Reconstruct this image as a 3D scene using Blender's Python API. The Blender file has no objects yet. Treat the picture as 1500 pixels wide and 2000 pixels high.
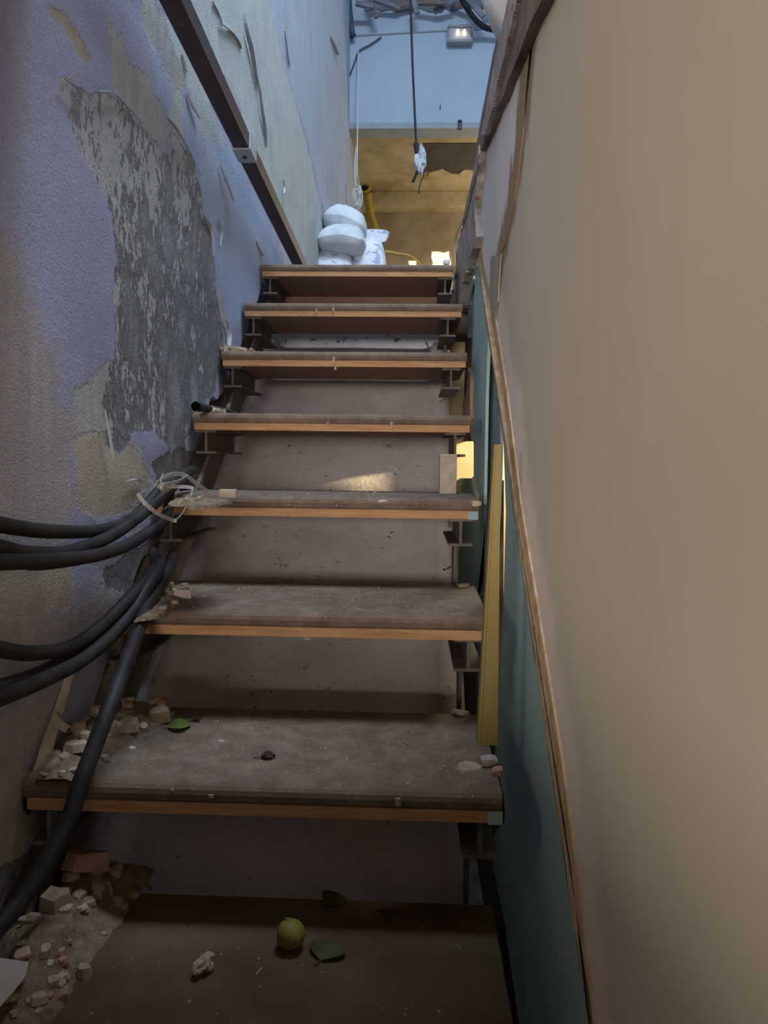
import bpy, bmesh, math, random
import numpy as np
from mathutils import Matrix, Vector

random.seed(7)
SC = bpy.context.scene
C = SC.collection
ZC = 1.25                      # eye height above the lower floor

# ------------------------------------------------------------------ camera
F = 1500.0
ROLL, YAW, PITCH = math.radians(0.7), math.radians(2.17), math.radians(3.84)
MW = (Matrix.Translation((0, 0, ZC)) @ Matrix.Rotation(YAW, 4, 'Z')
      @ Matrix.Rotation(math.pi / 2 - PITCH, 4, 'X') @ Matrix.Rotation(ROLL, 4, 'Z'))
cam = bpy.data.cameras.new('camera')
cam.sensor_fit = 'HORIZONTAL'; cam.sensor_width = 36; cam.lens = 36 * F / 1500
cam.clip_start = 0.02
camo = bpy.data.objects.new('camera', cam); C.objects.link(camo)
camo.matrix_world = MW
SC.camera = camo

# ------------------------------------------------------------------ sky, lamps, exposure
SC.view_settings.view_transform = 'Standard'
SC.view_settings.look = 'None'
SC.view_settings.gamma = 1
SC.view_settings.use_curve_mapping = False
SC.view_settings.exposure = 0.22
SC.cycles.use_denoising = True
SC.cycles.max_bounces = 8
wd = bpy.data.worlds.new('sky'); SC.world = wd; wd.use_nodes = True
bg = wd.node_tree.nodes['Background']
bg.inputs[0].default_value = (0.50, 0.68, 1.0, 1)
bg.inputs[1].default_value = 0.55

def area(name, loc, target, sx, sy, col, power):
    l = bpy.data.lights.new(name, 'AREA'); l.shape = 'RECTANGLE'; l.size = sx; l.size_y = sy
    l.color = col; l.energy = power
    o = bpy.data.objects.new(name, l); C.objects.link(o)
    o.location = loc
    o.rotation_euler = (Vector(target) - Vector(loc)).to_track_quat('-Z', 'Y').to_euler()
    return o

# daylight falling through the open roof above the stairwell
area('roof_daylight', (0.45, 1.6, ZC + 4.6), (0.0, 2.3, ZC), 1.7, 1.0, (0.64, 0.79, 1.0), 215)
# daylight of the doorway behind the viewer, above the added light blocker
area('doorway_daylight', (-0.7, -2.9, ZC + 0.12), (-0.3, 2.2, ZC + 0.1), 1.6, 0.5, (1.0, 0.90, 0.83), 116)
# added fill light to brighten the right partition, no real fixture
area('right_wall_fill', (-1.25, 0.25, ZC + 0.42), (0.18, 0.95, ZC + 0.25), 0.4, 0.4, (1.0, 0.87, 0.68), 3.4)
# warm lamp in the far room and in the side room
def point(name, loc, col, power, r=0.1):
    l = bpy.data.lights.new(name, 'POINT'); l.color = col; l.energy = power; l.shadow_soft_size = r
    o = bpy.data.objects.new(name, l); C.objects.link(o); o.location = loc; return o
point('far_room_lamp', (1.6, 7.3, ZC + 1.9), (1.0, 0.88, 0.66), 52, 0.25)
sp = bpy.data.lights.new('side_sun', 'SPOT'); sp.energy = 190; sp.color = (1.0, 0.80, 0.45)
sp.shadow_soft_size = 0.004; sp.spot_size = math.radians(15); sp.spot_blend = 0.1
spo = bpy.data.objects.new('side_sun', sp); C.objects.link(spo)
spo.location = (0.60, 2.55, ZC + 0.17)
spo.rotation_euler = (Vector((-0.14, 2.40, ZC - 0.075)) - spo.location).to_track_quat('-Z', 'Y').to_euler()
point('side_room_lamp', (0.70, 2.95, ZC + 0.25), (1.0, 0.88, 0.62), 32, 0.08)

# ------------------------------------------------------------------ measuring helpers
R3 = np.array(MW.to_3x3()); ORG = np.array([0, 0, ZC])
def ray(px, py):
    d = R3 @ np.array([(px - 750) / F, (1000 - py) / F, -1.0]); return d
def onX(px, py, X): d = ray(px, py); return Vector(ORG + d * (X / d[0]))
def onY(px, py, Y): d = ray(px, py); return Vector(ORG + d * (Y / d[1]))
def onZ(px, py, Z): d = ray(px, py); return Vector(ORG + d * ((Z - ZC) / d[2]))
def proj(P):
    q = (np.asarray(P, float) - ORG) @ R3
    dd = np.where(q[..., 2] < -0.05, -q[..., 2], 0.05)
    return 750 + F * q[..., 0] / dd, 1000 - F * q[..., 1] / dd

def _hash(ix, iy, iz, s):
    n = (ix * 374761393 + iy * 668265263 + iz * 2147483647 + s * 974634777) & 0xffffffff
    n = ((n ^ (n >> 13)) * 1274126177) & 0xffffffff
    return ((n ^ (n >> 16)) & 0xffff) / 65535.0
def vnoise(x, y, z, s=0):
    x, y, z = (np.asarray(a, float) for a in (x, y, z))
    ix, iy, iz = (np.floor(a).astype(np.int64) for a in (x, y, z))
    fx, fy, fz = x - ix, y - iy, z - iz
    fx, fy, fz = (f * f * (3 - 2 * f) for f in (fx, fy, fz))
    r = 0
    for a in (0, 1):
        for b in (0, 1):
            for c in (0, 1):
                w = (fx if a else 1 - fx) * (fy if b else 1 - fy) * (fz if c else 1 - fz)
                r = r + w * _hash(ix + a, iy + b, iz + c, s)
    return r
def fbm(x, y, z, s=0, o=4):
    r, a, t = 0, 1, 0
    for i in range(o):
        r = r + a * vnoise(np.asarray(x) * 2 ** i, np.asarray(y) * 2 ** i, np.asarray(z) * 2 ** i, s + i); t += a; a *= 0.5
    return r / t

# ------------------------------------------------------------------ mesh helpers
def link(name, me, mat=None, parent=None):
    o = bpy.data.objects.new(name, me); C.objects.link(o)
    if mat is not None and not me.materials: me.materials.append(mat)
    if parent is not None: o.parent = parent
    return o
def tag(o, label, cat, group=None, kind=None):
    o['label'] = label; o['category'] = cat
    if group: o['group'] = group
    if kind: o['kind'] = kind
    return o
def struct(o): o['kind'] = 'structure'; return o
def empty(name, loc=(0, 0, 0)):
    o = bpy.data.objects.new(name, None); C.objects.link(o); o.location = loc
    o.empty_display_size = 0.05; return o
def keep(o, parent):           # parent without moving
    o.parent = parent; o.matrix_parent_inverse = parent.matrix_basis.inverted(); return o
def mesh(name, v, f, smooth=False, fix=True):
    me = bpy.data.meshes.new(name)
    me.from_pydata([tuple(map(float, a)) for a in v], [], f); me.validate()
    if fix:
        bm = bmesh.new(); bm.from_mesh(me); bmesh.ops.recalc_face_normals(bm, faces=bm.faces); bm.to_mesh(me); bm.free()
    if smooth: me.polygons.foreach_set('use_smooth', [True] * len(me.polygons))
    return me
def box(x0, x1, y0, y1, z0, z1, bev=0.0):
    bm = bmesh.new(); bmesh.ops.create_cube(bm, size=1)
    for v in bm.verts:
        v.co = Vector(((x0 + x1) / 2 + v.co.x * (x1 - x0), (y0 + y1) / 2 + v.co.y * (y1 - y0), (z0 + z1) / 2 + v.co.z * (z1 - z0)))
    if bev: bmesh.ops.bevel(bm, geom=list(bm.edges), offset=bev, segments=2, affect='EDGES', profile=0.6)
    me = bpy.data.meshes.new('box'); bm.to_mesh(me); bm.free(); return me
def prism(pts, ext):
    n = len(pts); e = Vector(ext)
    v = [Vector(p) for p in pts] + [Vector(p) + e for p in pts]
    f = [list(range(n)), list(range(2 * n - 1, n - 1, -1))] + [[i, (i + 1) % n, n + (i + 1) % n, n + i] for i in range(n)]
    return mesh('prism', v, f)
def rough(pts, step, amp, seed=0, axes=(1, 2)):      # broken outline
    rnd = random.Random(seed); out = []
    for i, p in enumerate(pts):
        q = pts[(i + 1) % len(pts)]; p, q = Vector(p), Vector(q); L = (q - p).length
        k = max(1, int(L / step))
        for j in range(k):
            r = p.lerp(q, j / k)
            for a in axes: r[a] += rnd.uniform(-amp, amp)
            out.append(r)
    return out
def spline(pts, n=8):
    P = [Vector(p) for p in pts]; out = []
    for i in range(len(P) - 1):
        a, b, c, d = P[max(i - 1, 0)], P[i], P[i + 1], P[min(i + 2, len(P) - 1)]
        for j in range(n):
            t = j / n
            out.append(0.5 * ((2 * b) + (c - a) * t + (2 * a - 5 * b + 4 * c - d) * t * t + (3 * b - a - 3 * c + d) * t ** 3))
    out.append(P[-1]); return out
def tube(pts, r, seg=10, n=8, hollow=False, smooth=True):
    P = spline(pts, n) if n > 1 else [Vector(p) for p in pts]
    m = len(P); rr = r if callable(r) else (lambda t: r)
    v, f = [], []; up = Vector((0.13, 0.2, 1)).normalized()
    for i, p in enumerate(P):
        t = (P[min(i + 1, m - 1)] - P[max(i - 1, 0)]).normalized()
        a = t.cross(up)
        if a.length < 1e-3: a = t.cross(Vector((1, 0, 0)))
        a.normalize(); b = a.cross(t).normalized(); up = b
        for k in range(seg):
            w = 2 * math.pi * k / seg
            v.append(p + (a * math.cos(w) + b * math.sin(w)) * rr(i / (m - 1)))
    for i in range(m - 1):
        for k in range(seg):
            f.append([i * seg + k, i * seg + (k + 1) % seg, (i + 1) * seg + (k + 1) % seg, (i + 1) * seg + k])
    if not hollow:
        f.append(list(range(seg))); f.append(list(range(m * seg - 1, (m - 1) * seg - 1, -1)))
    return mesh('tube', v, f, smooth)
def ribbon(pts, width, thick=0.0015, side=(0, 0, 1), n=6, twist=0.0):
    P = spline(pts, n); m = len(P); v, f = [], []; s0 = Vector(side)
    for i, p in enumerate(P):
        t = (P[min(i + 1, m - 1)] - P[max(i - 1, 0)]).normalized()
        s = (s0 - t * s0.dot(t)).normalized(); s = Matrix.Rotation(twist * i / m, 3, t) @ s
        nn = t.cross(s).normalized(); w = width(i / (m - 1)) if callable(width) else width
        v += [p + s * w / 2 + nn * thick / 2, p - s * w / 2 + nn * thick / 2, p - s * w / 2 - nn * thick / 2, p + s * w / 2 - nn * thick / 2]
    for i in range(m - 1):
        for k in range(4): f.append([4 * i + k, 4 * i + (k + 1) % 4, 4 * i + 4 + (k + 1) % 4, 4 * i + 4 + k])
    f += [[0, 1, 2, 3], [4 * m - 1, 4 * m - 2, 4 * m - 3, 4 * m - 4]]
    return mesh('ribbon', v, f)
def lump(sx, sy, sz, seed, sub=2, rough_=0.35, flat=0.0, smooth=False):     # broken piece, base at z = 0
    bm = bmesh.new(); bmesh.ops.create_icosphere(bm, subdivisions=sub, radius=1)
    co = np.array([v.co[:] for v in bm.verts])
    k = 1 + rough_ * (fbm(co[:, 0] * 1.3 + seed * 7.1, co[:, 1] * 1.3 + 31, co[:, 2] * 1.3, seed, 3) - 0.5) * 2
    co = co * k[:, None]
    if flat: co = np.sign(co) * np.minimum(np.abs(co), 1 - flat)
    co = co * np.array([sx, sy, sz]) / 2
    co[:, 2] -= co[:, 2].min()
    for v, c in zip(bm.verts, co): v.co = c
    me = bpy.data.meshes.new('lump'); bm.to_mesh(me); bm.free()
    if smooth: me.polygons.foreach_set('use_smooth', [True] * len(me.polygons))
    return me
def slab_piece(sx, sy, sz, seed, n=8):      # flat broken flake of plaster, base at z = 0
    rnd = random.Random(seed); v = []
    rad = [rnd.uniform(0.72, 1.08) for _ in range(n)]
    for top, k in ((0, 1.0), (1, 0.86)):
        for i in range(n):
            a = 2 * math.pi * i / n
            v.append((sx / 2 * rad[i] * k * math.cos(a), sy / 2 * rad[i] * k * math.sin(a), top * sz * rnd.uniform(0.8, 1.1)))
    f = [list(range(n - 1, -1, -1)), list(range(n, 2 * n))] + [[i, (i + 1) % n, n + (i + 1) % n, n + i] for i in range(n)]
    return mesh('flake', v, f)

# ------------------------------------------------------------------ material helpers
class NT:
    def __init__(s, name):
        s.m = bpy.data.materials.new(name); s.m.use_nodes = True; s.t = s.m.node_tree
        s.b = s.t.nodes['Principled BSDF']; s.o = s.t.nodes['Material Output']
        s.b.inputs['Roughness'].default_value = 0.85
        s.b.inputs['Specular IOR Level'].default_value = 0.25
        g = s.t.nodes.new('ShaderNodeNewGeometry'); s.pos = g.outputs['Position']
    def _in(s, sock, v):
        if hasattr(v, 'is_output'): s.t.links.new(v, sock)
        elif v is not None:
            if isinstance(v, tuple) and len(v) == 3 and sock.type == 'RGBA': v = v + (1,)
            sock.default_value = v
    def map(s, scale, rot=(0, 0, 0), src=None):
        n = s.t.nodes.new('ShaderNodeMapping'); s._in(n.inputs[0], src or s.pos); n.inputs[3].default_value = scale; n.inputs[2].default_value = rot
        return n.outputs[0]
    def noise(s, scale, detail=5, rough=0.6, vec=None, dist=0.0):
        n = s.t.nodes.new('ShaderNodeTexNoise'); s._in(n.inputs['Vector'], vec or s.pos)
        n.inputs['Scale'].default_value = scale; n.inputs['Detail'].default_value = detail; n.inputs['Roughness'].default_value = rough
        n.inputs['Distortion'].default_value = dist
        return n.outputs[0]
    def voro(s, scale, vec=None, feat='F1'):
        n = s.t.nodes.new('ShaderNodeTexVoronoi'); n.feature = feat; s._in(n.inputs['Vector'], vec or s.pos); n.inputs['Scale'].default_value = scale
        return n.outputs[0]
    def math(s, op, a, b=None, c=None):
        n = s.t.nodes.new('ShaderNodeMath'); n.operation = op
        for i, x in enumerate((a, b, c)): s._in(n.inputs[i], x)
        return n.outputs[0]
    def step(s, x, lo, hi, a=0.0, b=1.0):
        n = s.t.nodes.new('ShaderNodeMapRange'); n.interpolation_type = 'SMOOTHSTEP'
        for i, y in enumerate((x, lo, hi, a, b)): s._in(n.inputs[i], y)
        return n.outputs[0]
    def mix(s, f, a, b, mode='MIX'):
        n = s.t.nodes.new('ShaderNodeMix'); n.data_type = 'RGBA'; n.blend_type = mode
        s._in(n.inputs[0], f); s._in(n.inputs[6], a); s._in(n.inputs[7], b); return n.outputs[2]
    def attr(s, name):
        n = s.t.nodes.new('ShaderNodeAttribute'); n.attribute_name = name; return n.outputs['Fac']
    def sep(s):
        n = s.t.nodes.new('ShaderNodeSeparateXYZ'); s._in(n.inputs[0], s.pos); return n.outputs
    def out(s, col, bump=None, bs=0.3, bd=0.005, rough=None):
        s._in(s.b.inputs['Base Color'], col)
        if rough is not None: s._in(s.b.inputs['Roughness'], rough)
        if bump is not None:
            n = s.t.nodes.new('ShaderNodeBump'); n.inputs['Strength'].default_value = bs; n.inputs['Distance'].default_value = bd
            s._in(n.inputs['Height'], bump); s.t.links.new(n.outputs[0], s.b.inputs['Normal'])
        return s.m
def simple(name, c1, c2, scale=30, lo=0.35, hi=0.65, bs=0.25, bd=0.003, rough=0.85, stretch=None, speck=None, metal=0.0):
    t = NT(name); v = t.map(stretch) if stretch else None
    n = t.noise(scale, 6, 0.65, v); col = t.mix(t.step(n, lo, hi), c1, c2)
    if speck:
        sc, thr, sc_col = speck
        col = t.mix(t.step(t.noise(sc, 2, 0.5), thr, thr + 0.05), col, sc_col)
    t.b.inputs['Metallic'].default_value = metal
    return t.out(col, t.noise(scale * 6, 4), bs, bd, rough)

M = {}
M['stone'] = simple('dusty_stone', (0.112, 0.077, 0.052), (0.180, 0.130, 0.093), 22, 0.3, 0.7, 0.35, 0.002, 0.9, None, (260, 0.68, (0.36, 0.32, 0.28)))
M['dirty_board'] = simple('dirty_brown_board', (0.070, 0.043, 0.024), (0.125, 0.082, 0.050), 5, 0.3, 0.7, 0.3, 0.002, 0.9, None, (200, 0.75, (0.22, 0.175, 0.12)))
M['wood_edge'] = simple('raw_wood_edge', (0.35, 0.185, 0.085), (0.51, 0.30, 0.155), 14, 0.3, 0.7, 0.3, 0.001, 0.75, (1, 10, 14), (90, 0.70, (0.42, 0.32, 0.20)))
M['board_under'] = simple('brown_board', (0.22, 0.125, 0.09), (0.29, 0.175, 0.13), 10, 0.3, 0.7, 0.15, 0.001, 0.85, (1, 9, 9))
M['steel'] = simple('dull_steel', (0.075, 0.060, 0.052), (0.16, 0.135, 0.12), 18, 0.3, 0.7, 0.25, 0.002, 0.7, None, (70, 0.66, (0.22, 0.12, 0.07)))
M['tube_paint'] = simple('brown_painted_steel', (0.040, 0.026, 0.027), (0.060, 0.042, 0.043), 9, 0.3, 0.7, 0.1, 0.001, 0.5, None, (60, 0.72, (0.22, 0.18, 0.17)))
M['bright_steel'] = simple('galvanised_steel', (0.30, 0.32, 0.34), (0.42, 0.45, 0.48), 40, 0.3, 0.7, 0.1, 0.001, 0.5)
M['cyan'] = simple('cyan_painted_board', (0.330, 0.490, 0.490), (0.375, 0.540, 0.535), 6, 0.3, 0.7, 0.12, 0.001, 0.7, (1, 1, 0.3), (120, 0.74, (0.30, 0.34, 0.30)))
M['cyan_grey'] = simple('grey_blue_painted_board', (0.24, 0.33, 0.37), (0.28, 0.37, 0.41), 8, 0.3, 0.7, 0.12, 0.001, 0.75, (1, 1, 0.3))
M['ochre'] = simple('ochre_painted_post', (0.235, 0.175, 0.050), (0.30, 0.225, 0.080), 8, 0.3, 0.7, 0.12, 0.001, 0.6, (1, 1, 0.3), (70, 0.73, (0.10, 0.06, 0.03)))
M['gypsum_edge'] = simple('torn_board_edge', (0.42, 0.29, 0.165), (0.60, 0.47, 0.32), 26, 0.35, 0.65, 0.4, 0.003, 0.9)
M['paper_tear'] = simple('torn_paper_face', (0.33, 0.27, 0.19), (0.42, 0.36, 0.28), 18, 0.3, 0.7, 0.25, 0.002, 0.9, (1, 1, 0.25))
M['old_timber'] = simple('old_dark_timber', (0.12, 0.085, 0.072), (0.26, 0.205, 0.18), 12, 0.3, 0.7, 0.4, 0.004, 0.9, (1, 0.4, 3))
M['masonry'] = simple('broken_mortar', (0.26, 0.235, 0.21), (0.44, 0.405, 0.37), 16, 0.3, 0.7, 0.6, 0.008, 0.95, None, (30, 0.62, (0.30, 0.15, 0.09)))
M['plaster'] = simple('broken_plaster', (0.28, 0.215, 0.145), (0.43, 0.345, 0.25), 30, 0.3, 0.7, 0.5, 0.003, 0.95)
M['plaster_pink'] = simple('brick_crumb', (0.28, 0.165, 0.105), (0.40, 0.27, 0.185), 30, 0.3, 0.7, 0.5, 0.003, 0.95)
M['rubble'] = simple('rubble_dust', (0.15, 0.105, 0.065), (0.30, 0.225, 0.145), 45, 0.3, 0.7, 0.8, 0.008, 0.95, None, (120, 0.66, (0.34, 0.27, 0.19)))
M['rubber'] = simple('black_cable_sheath', (0.012, 0.011, 0.010), (0.034, 0.030, 0.027), 18, 0.3, 0.7, 0.15, 0.001, 0.6)
M['black'] = simple('black_plastic', (0.015, 0.015, 0.018), (0.03, 0.03, 0.035), 20, rough=0.6)
M['ribbon'] = simple('dusty_plastic_tape', (0.44, 0.41, 0.40), (0.60, 0.57, 0.56), 30, rough=0.55)
M['paper'] = simple('grey_paper', (0.40, 0.34, 0.30), (0.48, 0.42, 0.38), 10, rough=0.9)
M['leaf'] = simple('green_leaf', (0.10, 0.135, 0.022), (0.15, 0.19, 0.035), 30, rough=0.7)
M['leaf_dark'] = simple('dark_leaf', (0.050, 0.055, 0.018), (0.075, 0.075, 0.025), 30, rough=0.8)
M['leaf_brown'] = simple('brown_leaf', (0.030, 0.014, 0.008), (0.055, 0.028, 0.016), 30, rough=0.8)
M['lime'] = simple('lime_peel', (0.13, 0.115, 0.018), (0.20, 0.17, 0.030), 20, rough=0.55)
M['concrete_block'] = simple('pale_concrete_block', (0.34, 0.29, 0.22), (0.44, 0.39, 0.31), 60, 0.3, 0.7, 0.5, 0.003, 0.95)
M['block_wood'] = simple('pale_wood_block', (0.36, 0.30, 0.22), (0.44, 0.38, 0.29), 20, stretch=(1, 8, 8))
M['cream'] = simple('cream_plaster', (0.62, 0.52, 0.30), (0.72, 0.62, 0.38), 8, rough=0.9)
M['far_wall'] = simple('tan_far_wall', (0.27, 0.20, 0.11), (0.42, 0.33, 0.205), 2.2, 0.32, 0.66, 0.3, 0.01, 0.95)
M['far_ceiling'] = simple('yellow_lining', (0.38, 0.285, 0.145), (0.58, 0.465, 0.275), 2.4, 0.32, 0.62, 0.3, 0.02, 0.95)
M['bare_void'] = simple('dark_bare_board', (0.075, 0.058, 0.045), (0.105, 0.085, 0.068), 6)
M['yellow_hose'] = simple('yellow_hose', (0.40, 0.28, 0.04), (0.50, 0.36, 0.07), 30, rough=0.55)
M['back_wall'] = simple('pale_blue_plaster', (0.42, 0.50, 0.585), (0.47, 0.545, 0.62), 2.2, 0.3, 0.7, 0.15, 0.004, 0.9, None, (50, 0.76, (0.34, 0.40, 0.46)))
M['lintel'] = simple('grey_lintel', (0.33, 0.36, 0.37), (0.38, 0.41, 0.42), 8)
M['floor'] = simple('concrete_floor', (0.12, 0.10, 0.085), (0.20, 0.17, 0.145), 9)
M['dark_wall'] = simple('dark_masonry', (0.10, 0.080, 0.062), (0.18, 0.145, 0.115), 14, 0.3, 0.7, 0.6, 0.008, 0.95)
M['white_plastic'] = simple('white_plastic', (0.62, 0.64, 0.66), (0.70, 0.72, 0.74), 20, rough=0.45)
M['socket'] = simple('dark_blue_plastic', (0.055, 0.075, 0.11), (0.075, 0.095, 0.135), 20, rough=0.5)
M['ceil_up'] = simple('stained_ceiling', (0.16, 0.17, 0.19), (0.26, 0.28, 0.31), 5)

t = NT('woven_sack')
w1 = t.math('SINE', t.math('MULTIPLY', t.math('ADD', t.sep()[0], t.sep()[2]), 900.0))
col = t.mix(t.step(t.noise(9, 4), 0.35, 0.65), (0.52, 0.56, 0.58), (0.66, 0.70, 0.72))
M['sack'] = t.out(col, t.math('ADD', t.math('MULTIPLY', t.noise(26, 5), 3.0), t.math('MULTIPLY', w1, 0.15)), 0.5, 0.008, 0.6)
t = NT('printed_sack')
pr = t.step(t.noise(16, 3, 0.5, t.map((1, 1, 2.2))), 0.56, 0.60)
col = t.mix(pr, (0.66, 0.68, 0.74), (0.34, 0.40, 0.52))
M['sack_print'] = t.out(col, t.noise(30, 4), 0.6, 0.008, 0.6)
M['sack_green'] = simple('green_tinted_sack', (0.30, 0.40, 0.28), (0.38, 0.47, 0.36), 14, rough=0.6)
t = NT('cloudy_plastic_sheet')
t.b.inputs['Transmission Weight'].default_value = 0.25; t.b.inputs['Alpha'].default_value = 1.0
M['sheet'] = t.out(t.mix(t.noise(12, 4), (0.60, 0.64, 0.68), (0.74, 0.77, 0.80)), t.noise(25, 5), 0.6, 0.01, 0.4)
t = NT('clear_plastic_cover'); t.b.inputs['Transmission Weight'].default_value = 0.85; t.b.inputs['IOR'].default_value = 1.3
M['clear'] = t.out((0.85, 0.88, 0.92), t.noise(60, 3), 0.25, 0.003, 0.15)
def emit(name, c, s):
    t = NT(name); t.b.inputs['Base Color'].default_value = c + (1,)
    t.b.inputs['Emission Color'].default_value = c + (1,); t.b.inputs['Emission Strength'].default_value = s; return t.m
M['lamp_glow'] = emit('glowing_lamp', (1.0, 0.78, 0.52), 4.0)
M['day'] = emit('daylit_opening', (1.0, 0.86, 0.42), 1.5)

# concrete of the sloping slab under the treads
t = NT('spattered_concrete')
n = t.noise(7, 5); col = t.mix(t.step(n, 0.3, 0.7), (0.50, 0.435, 0.415), (0.60, 0.54, 0.52))
pit = t.step(t.noise(42, 4, 0.75), 0.61, 0.66); big = t.step(t.noise(4.5, 2), 0.45, 0.60)
col = t.mix(t.math('MULTIPLY', pit, big), col, (0.07, 0.055, 0.05))
M['ramp'] = t.out(col, t.math('SUBTRACT', t.noise(70, 4), t.math('MULTIPLY', pit, 2.0)), 0.4, 0.004, 0.9)
t = NT('pale_landing_face')
col = t.mix(t.step(t.noise(6, 4), 0.35, 0.65), (0.50, 0.53, 0.60), (0.60, 0.63, 0.68))
sp_ = t.step(t.noise(26, 4, 0.7), 0.60, 0.66)
M['landing_face'] = t.out(t.mix(sp_, col, (0.14, 0.11, 0.09)), sp_, -0.5, 0.004, 0.9)

# gypsum board partition: joint filler along the sloping lower edge, stains round the seam
t = NT('skimmed_gypsum_board')
fil = t.math('ADD', t.attr('w_fill'), t.math('MULTIPLY', t.math('SUBTRACT', t.noise(5, 4), 0.5), 0.7))
st = t.math('ADD', t.attr('w_stain'), t.math('MULTIPLY', t.math('SUBTRACT', t.noise(14, 5, 0.65, t.map((1, 1, 0.35))), 0.5), 0.9))
col = t.mix(t.step(t.noise(2.2, 4), 0.3, 0.7), (0.53, 0.475, 0.385), (0.58, 0.52, 0.43))
col = t.mix(t.step(fil, 0.40, 0.68), col, (0.72, 0.63, 0.57))
col = t.mix(t.step(t.noise(3, 3, 0.5, t.map((1, 1, 0.25))), 0.60, 0.80, 0, 0.35), col, (0.67, 0.56, 0.50))
col = t.mix(t.step(st, 0.42, 0.75), col, (0.30, 0.215, 0.125))
M['board'] = t.out(col, t.noise(12, 4), 0.10, 0.003, 0.75)
t = NT('pale_gypsum_board')
st = t.math('ADD', t.attr('w_stain'), t.math('MULTIPLY', t.math('SUBTRACT', t.noise(16, 5, 0.65, t.map((1, 1, 0.35))), 0.5), 0.9))
col = t.mix(t.step(t.noise(5, 4, 0.5, t.map((1, 1, 0.3))), 0.3, 0.7), (0.67, 0.65, 0.61), (0.75, 0.73, 0.69))
col = t.mix(t.step(st, 0.42, 0.75), col, (0.32, 0.225, 0.13))
M['board_pale'] = t.out(col, t.noise(12, 4), 0.10, 0.003, 0.8)

# peeling old paint of the left wall
t = NT('peeling_wall_paint')
edge = t.math('SUBTRACT', t.noise(9, 8, 0.68), 0.5)
fine = t.noise(62, 6, 0.70, t.map((1, 1.0, 0.55), (0.45, 0, 0)), 0.6)
streak = t.noise(30, 5, 0.6, t.map((1, 1, 0.12), (0.1, 0, 0)))
edge = t.math('ADD', edge, t.math('MULTIPLY', t.math('SUBTRACT', t.noise(55, 5, 0.7, t.map((1, 1, 0.55))), 0.5), 0.45))
def msk(name, amp, lo=0.47, hi=0.53): return t.step(t.math('ADD', t.attr(name), t.math('MULTIPLY', edge, amp)), lo, hi)
lav = t.mix(t.step(t.noise(2.6, 5, 0.55), 0.35, 0.68), (0.345, 0.335, 0.455), (0.42, 0.435, 0.60))
lav = t.mix(t.step(streak, 0.45, 0.72, 0, 0.5), lav, (0.40, 0.385, 0.415))
blue = t.mix(t.step(t.noise(3, 5), 0.4, 0.65), (0.40, 0.475, 0.640), (0.46, 0.530, 0.655))
base = t.mix(msk('w_blue', 0.9, 0.3, 0.7), lav, blue)
base = t.mix(msk('w_far', 0.1, 0.4, 0.6), base, t.mix(t.step(streak, 0.4, 0.65), (0.41, 0.48, 0.565), (0.46, 0.53, 0.60)))
green = t.mix(t.step(t.noise(7, 6), 0.35, 0.65), (0.455, 0.515, 0.485), (0.54, 0.575, 0.545))
base = t.mix(msk('w_green', 0.9), base, green)
mk = msk('w_mauve', 1.3, 0.35, 0.65)
base = t.mix(mk, base, t.mix(t.step(streak, 0.4, 0.7), (0.40, 0.355, 0.345), (0.47, 0.42, 0.40)))
mo = msk('w_ochre', 1.0, 0.44, 0.56)
base = t.mix(mo, base, t.mix(t.step(t.noise(6, 6), 0.35, 0.7), (0.40, 0.325, 0.215), (0.50, 0.435, 0.33)))
mb = msk('w_beige', 1.1, 0.45, 0.55)
base = t.mix(mb, base, t.mix(t.step(streak, 0.35, 0.65), (0.41, 0.39, 0.355), (0.49, 0.465, 0.42)))
mg = msk('w_grey', 0.75, 0.47, 0.53)
gk = t.attr('w_mould')
blot = t.noise(11, 5, 0.6, t.map((1, 1, 0.6), (0.3, 0, 0)))
cem = t.mix(t.step(t.noise(150, 5, 0.75), 0.32, 0.68), (0.085, 0.078, 0.076), (0.25, 0.24, 0.235))
cem = t.mix(t.step(blot, 0.50, 0.66), cem, t.mix(t.step(t.noise(170, 4, 0.7), 0.35, 0.65), (0.19, 0.19, 0.195), (0.36, 0.36, 0.365)))
rv = t.math('ADD', fine, t.math('ADD', t.math('MULTIPLY', edge, 0.25), t.math('MULTIPLY', t.math('SUBTRACT', blot, 0.5), -0.65)))
rem = t.step(rv, t.math('MULTIPLY_ADD', gk, 0.17, 0.425), t.math('MULTIPLY_ADD', gk, 0.17, 0.465))
cem = t.mix(rem, cem, t.mix(t.noise(30, 4), (0.40, 0.385, 0.37), (0.52, 0.505, 0.485)))
base = t.mix(mg, base, cem)
md = msk('w_dark', 0.8)
base = t.mix(md, base, t.mix(t.step(t.noise(90, 4), 0.35, 0.65), (0.115, 0.100, 0.088), (0.19, 0.17, 0.15)))
grain = t.noise(230, 3, 0.6)
base = t.mix(t.step(grain, 0.30, 0.70, 0.22, 0.0), base, (0.16, 0.15, 0.16))
base = t.mix(t.step(t.noise(4.2, 6, 0.62), 0.50, 0.72, 0, 0.35), base, (0.30, 0.275, 0.28))
pk = t.step(t.noise(40, 3, 0.6), 0.715, 0.74)
base = t.mix(pk, base, (0.16, 0.145, 0.14))
rel = t.math('ADD', t.math('MULTIPLY', t.math('ADD', mg, md), -1.2), t.math('MULTIPLY', t.math('ADD', mo, mb), -0.35))
rel = t.math('ADD', rel, t.math('MULTIPLY', grain, 0.5))
rel = t.math('ADD', rel, t.math('ADD', t.math('MULTIPLY', fine, 0.55), t.math('ADD', t.math('MULTIPLY', streak, 0.5), t.math('MULTIPLY', t.math('MULTIPLY', mg, rem), 0.7))))
M['wall_left'] = t.out(base, rel, 0.75, 0.006, 0.85)

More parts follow.
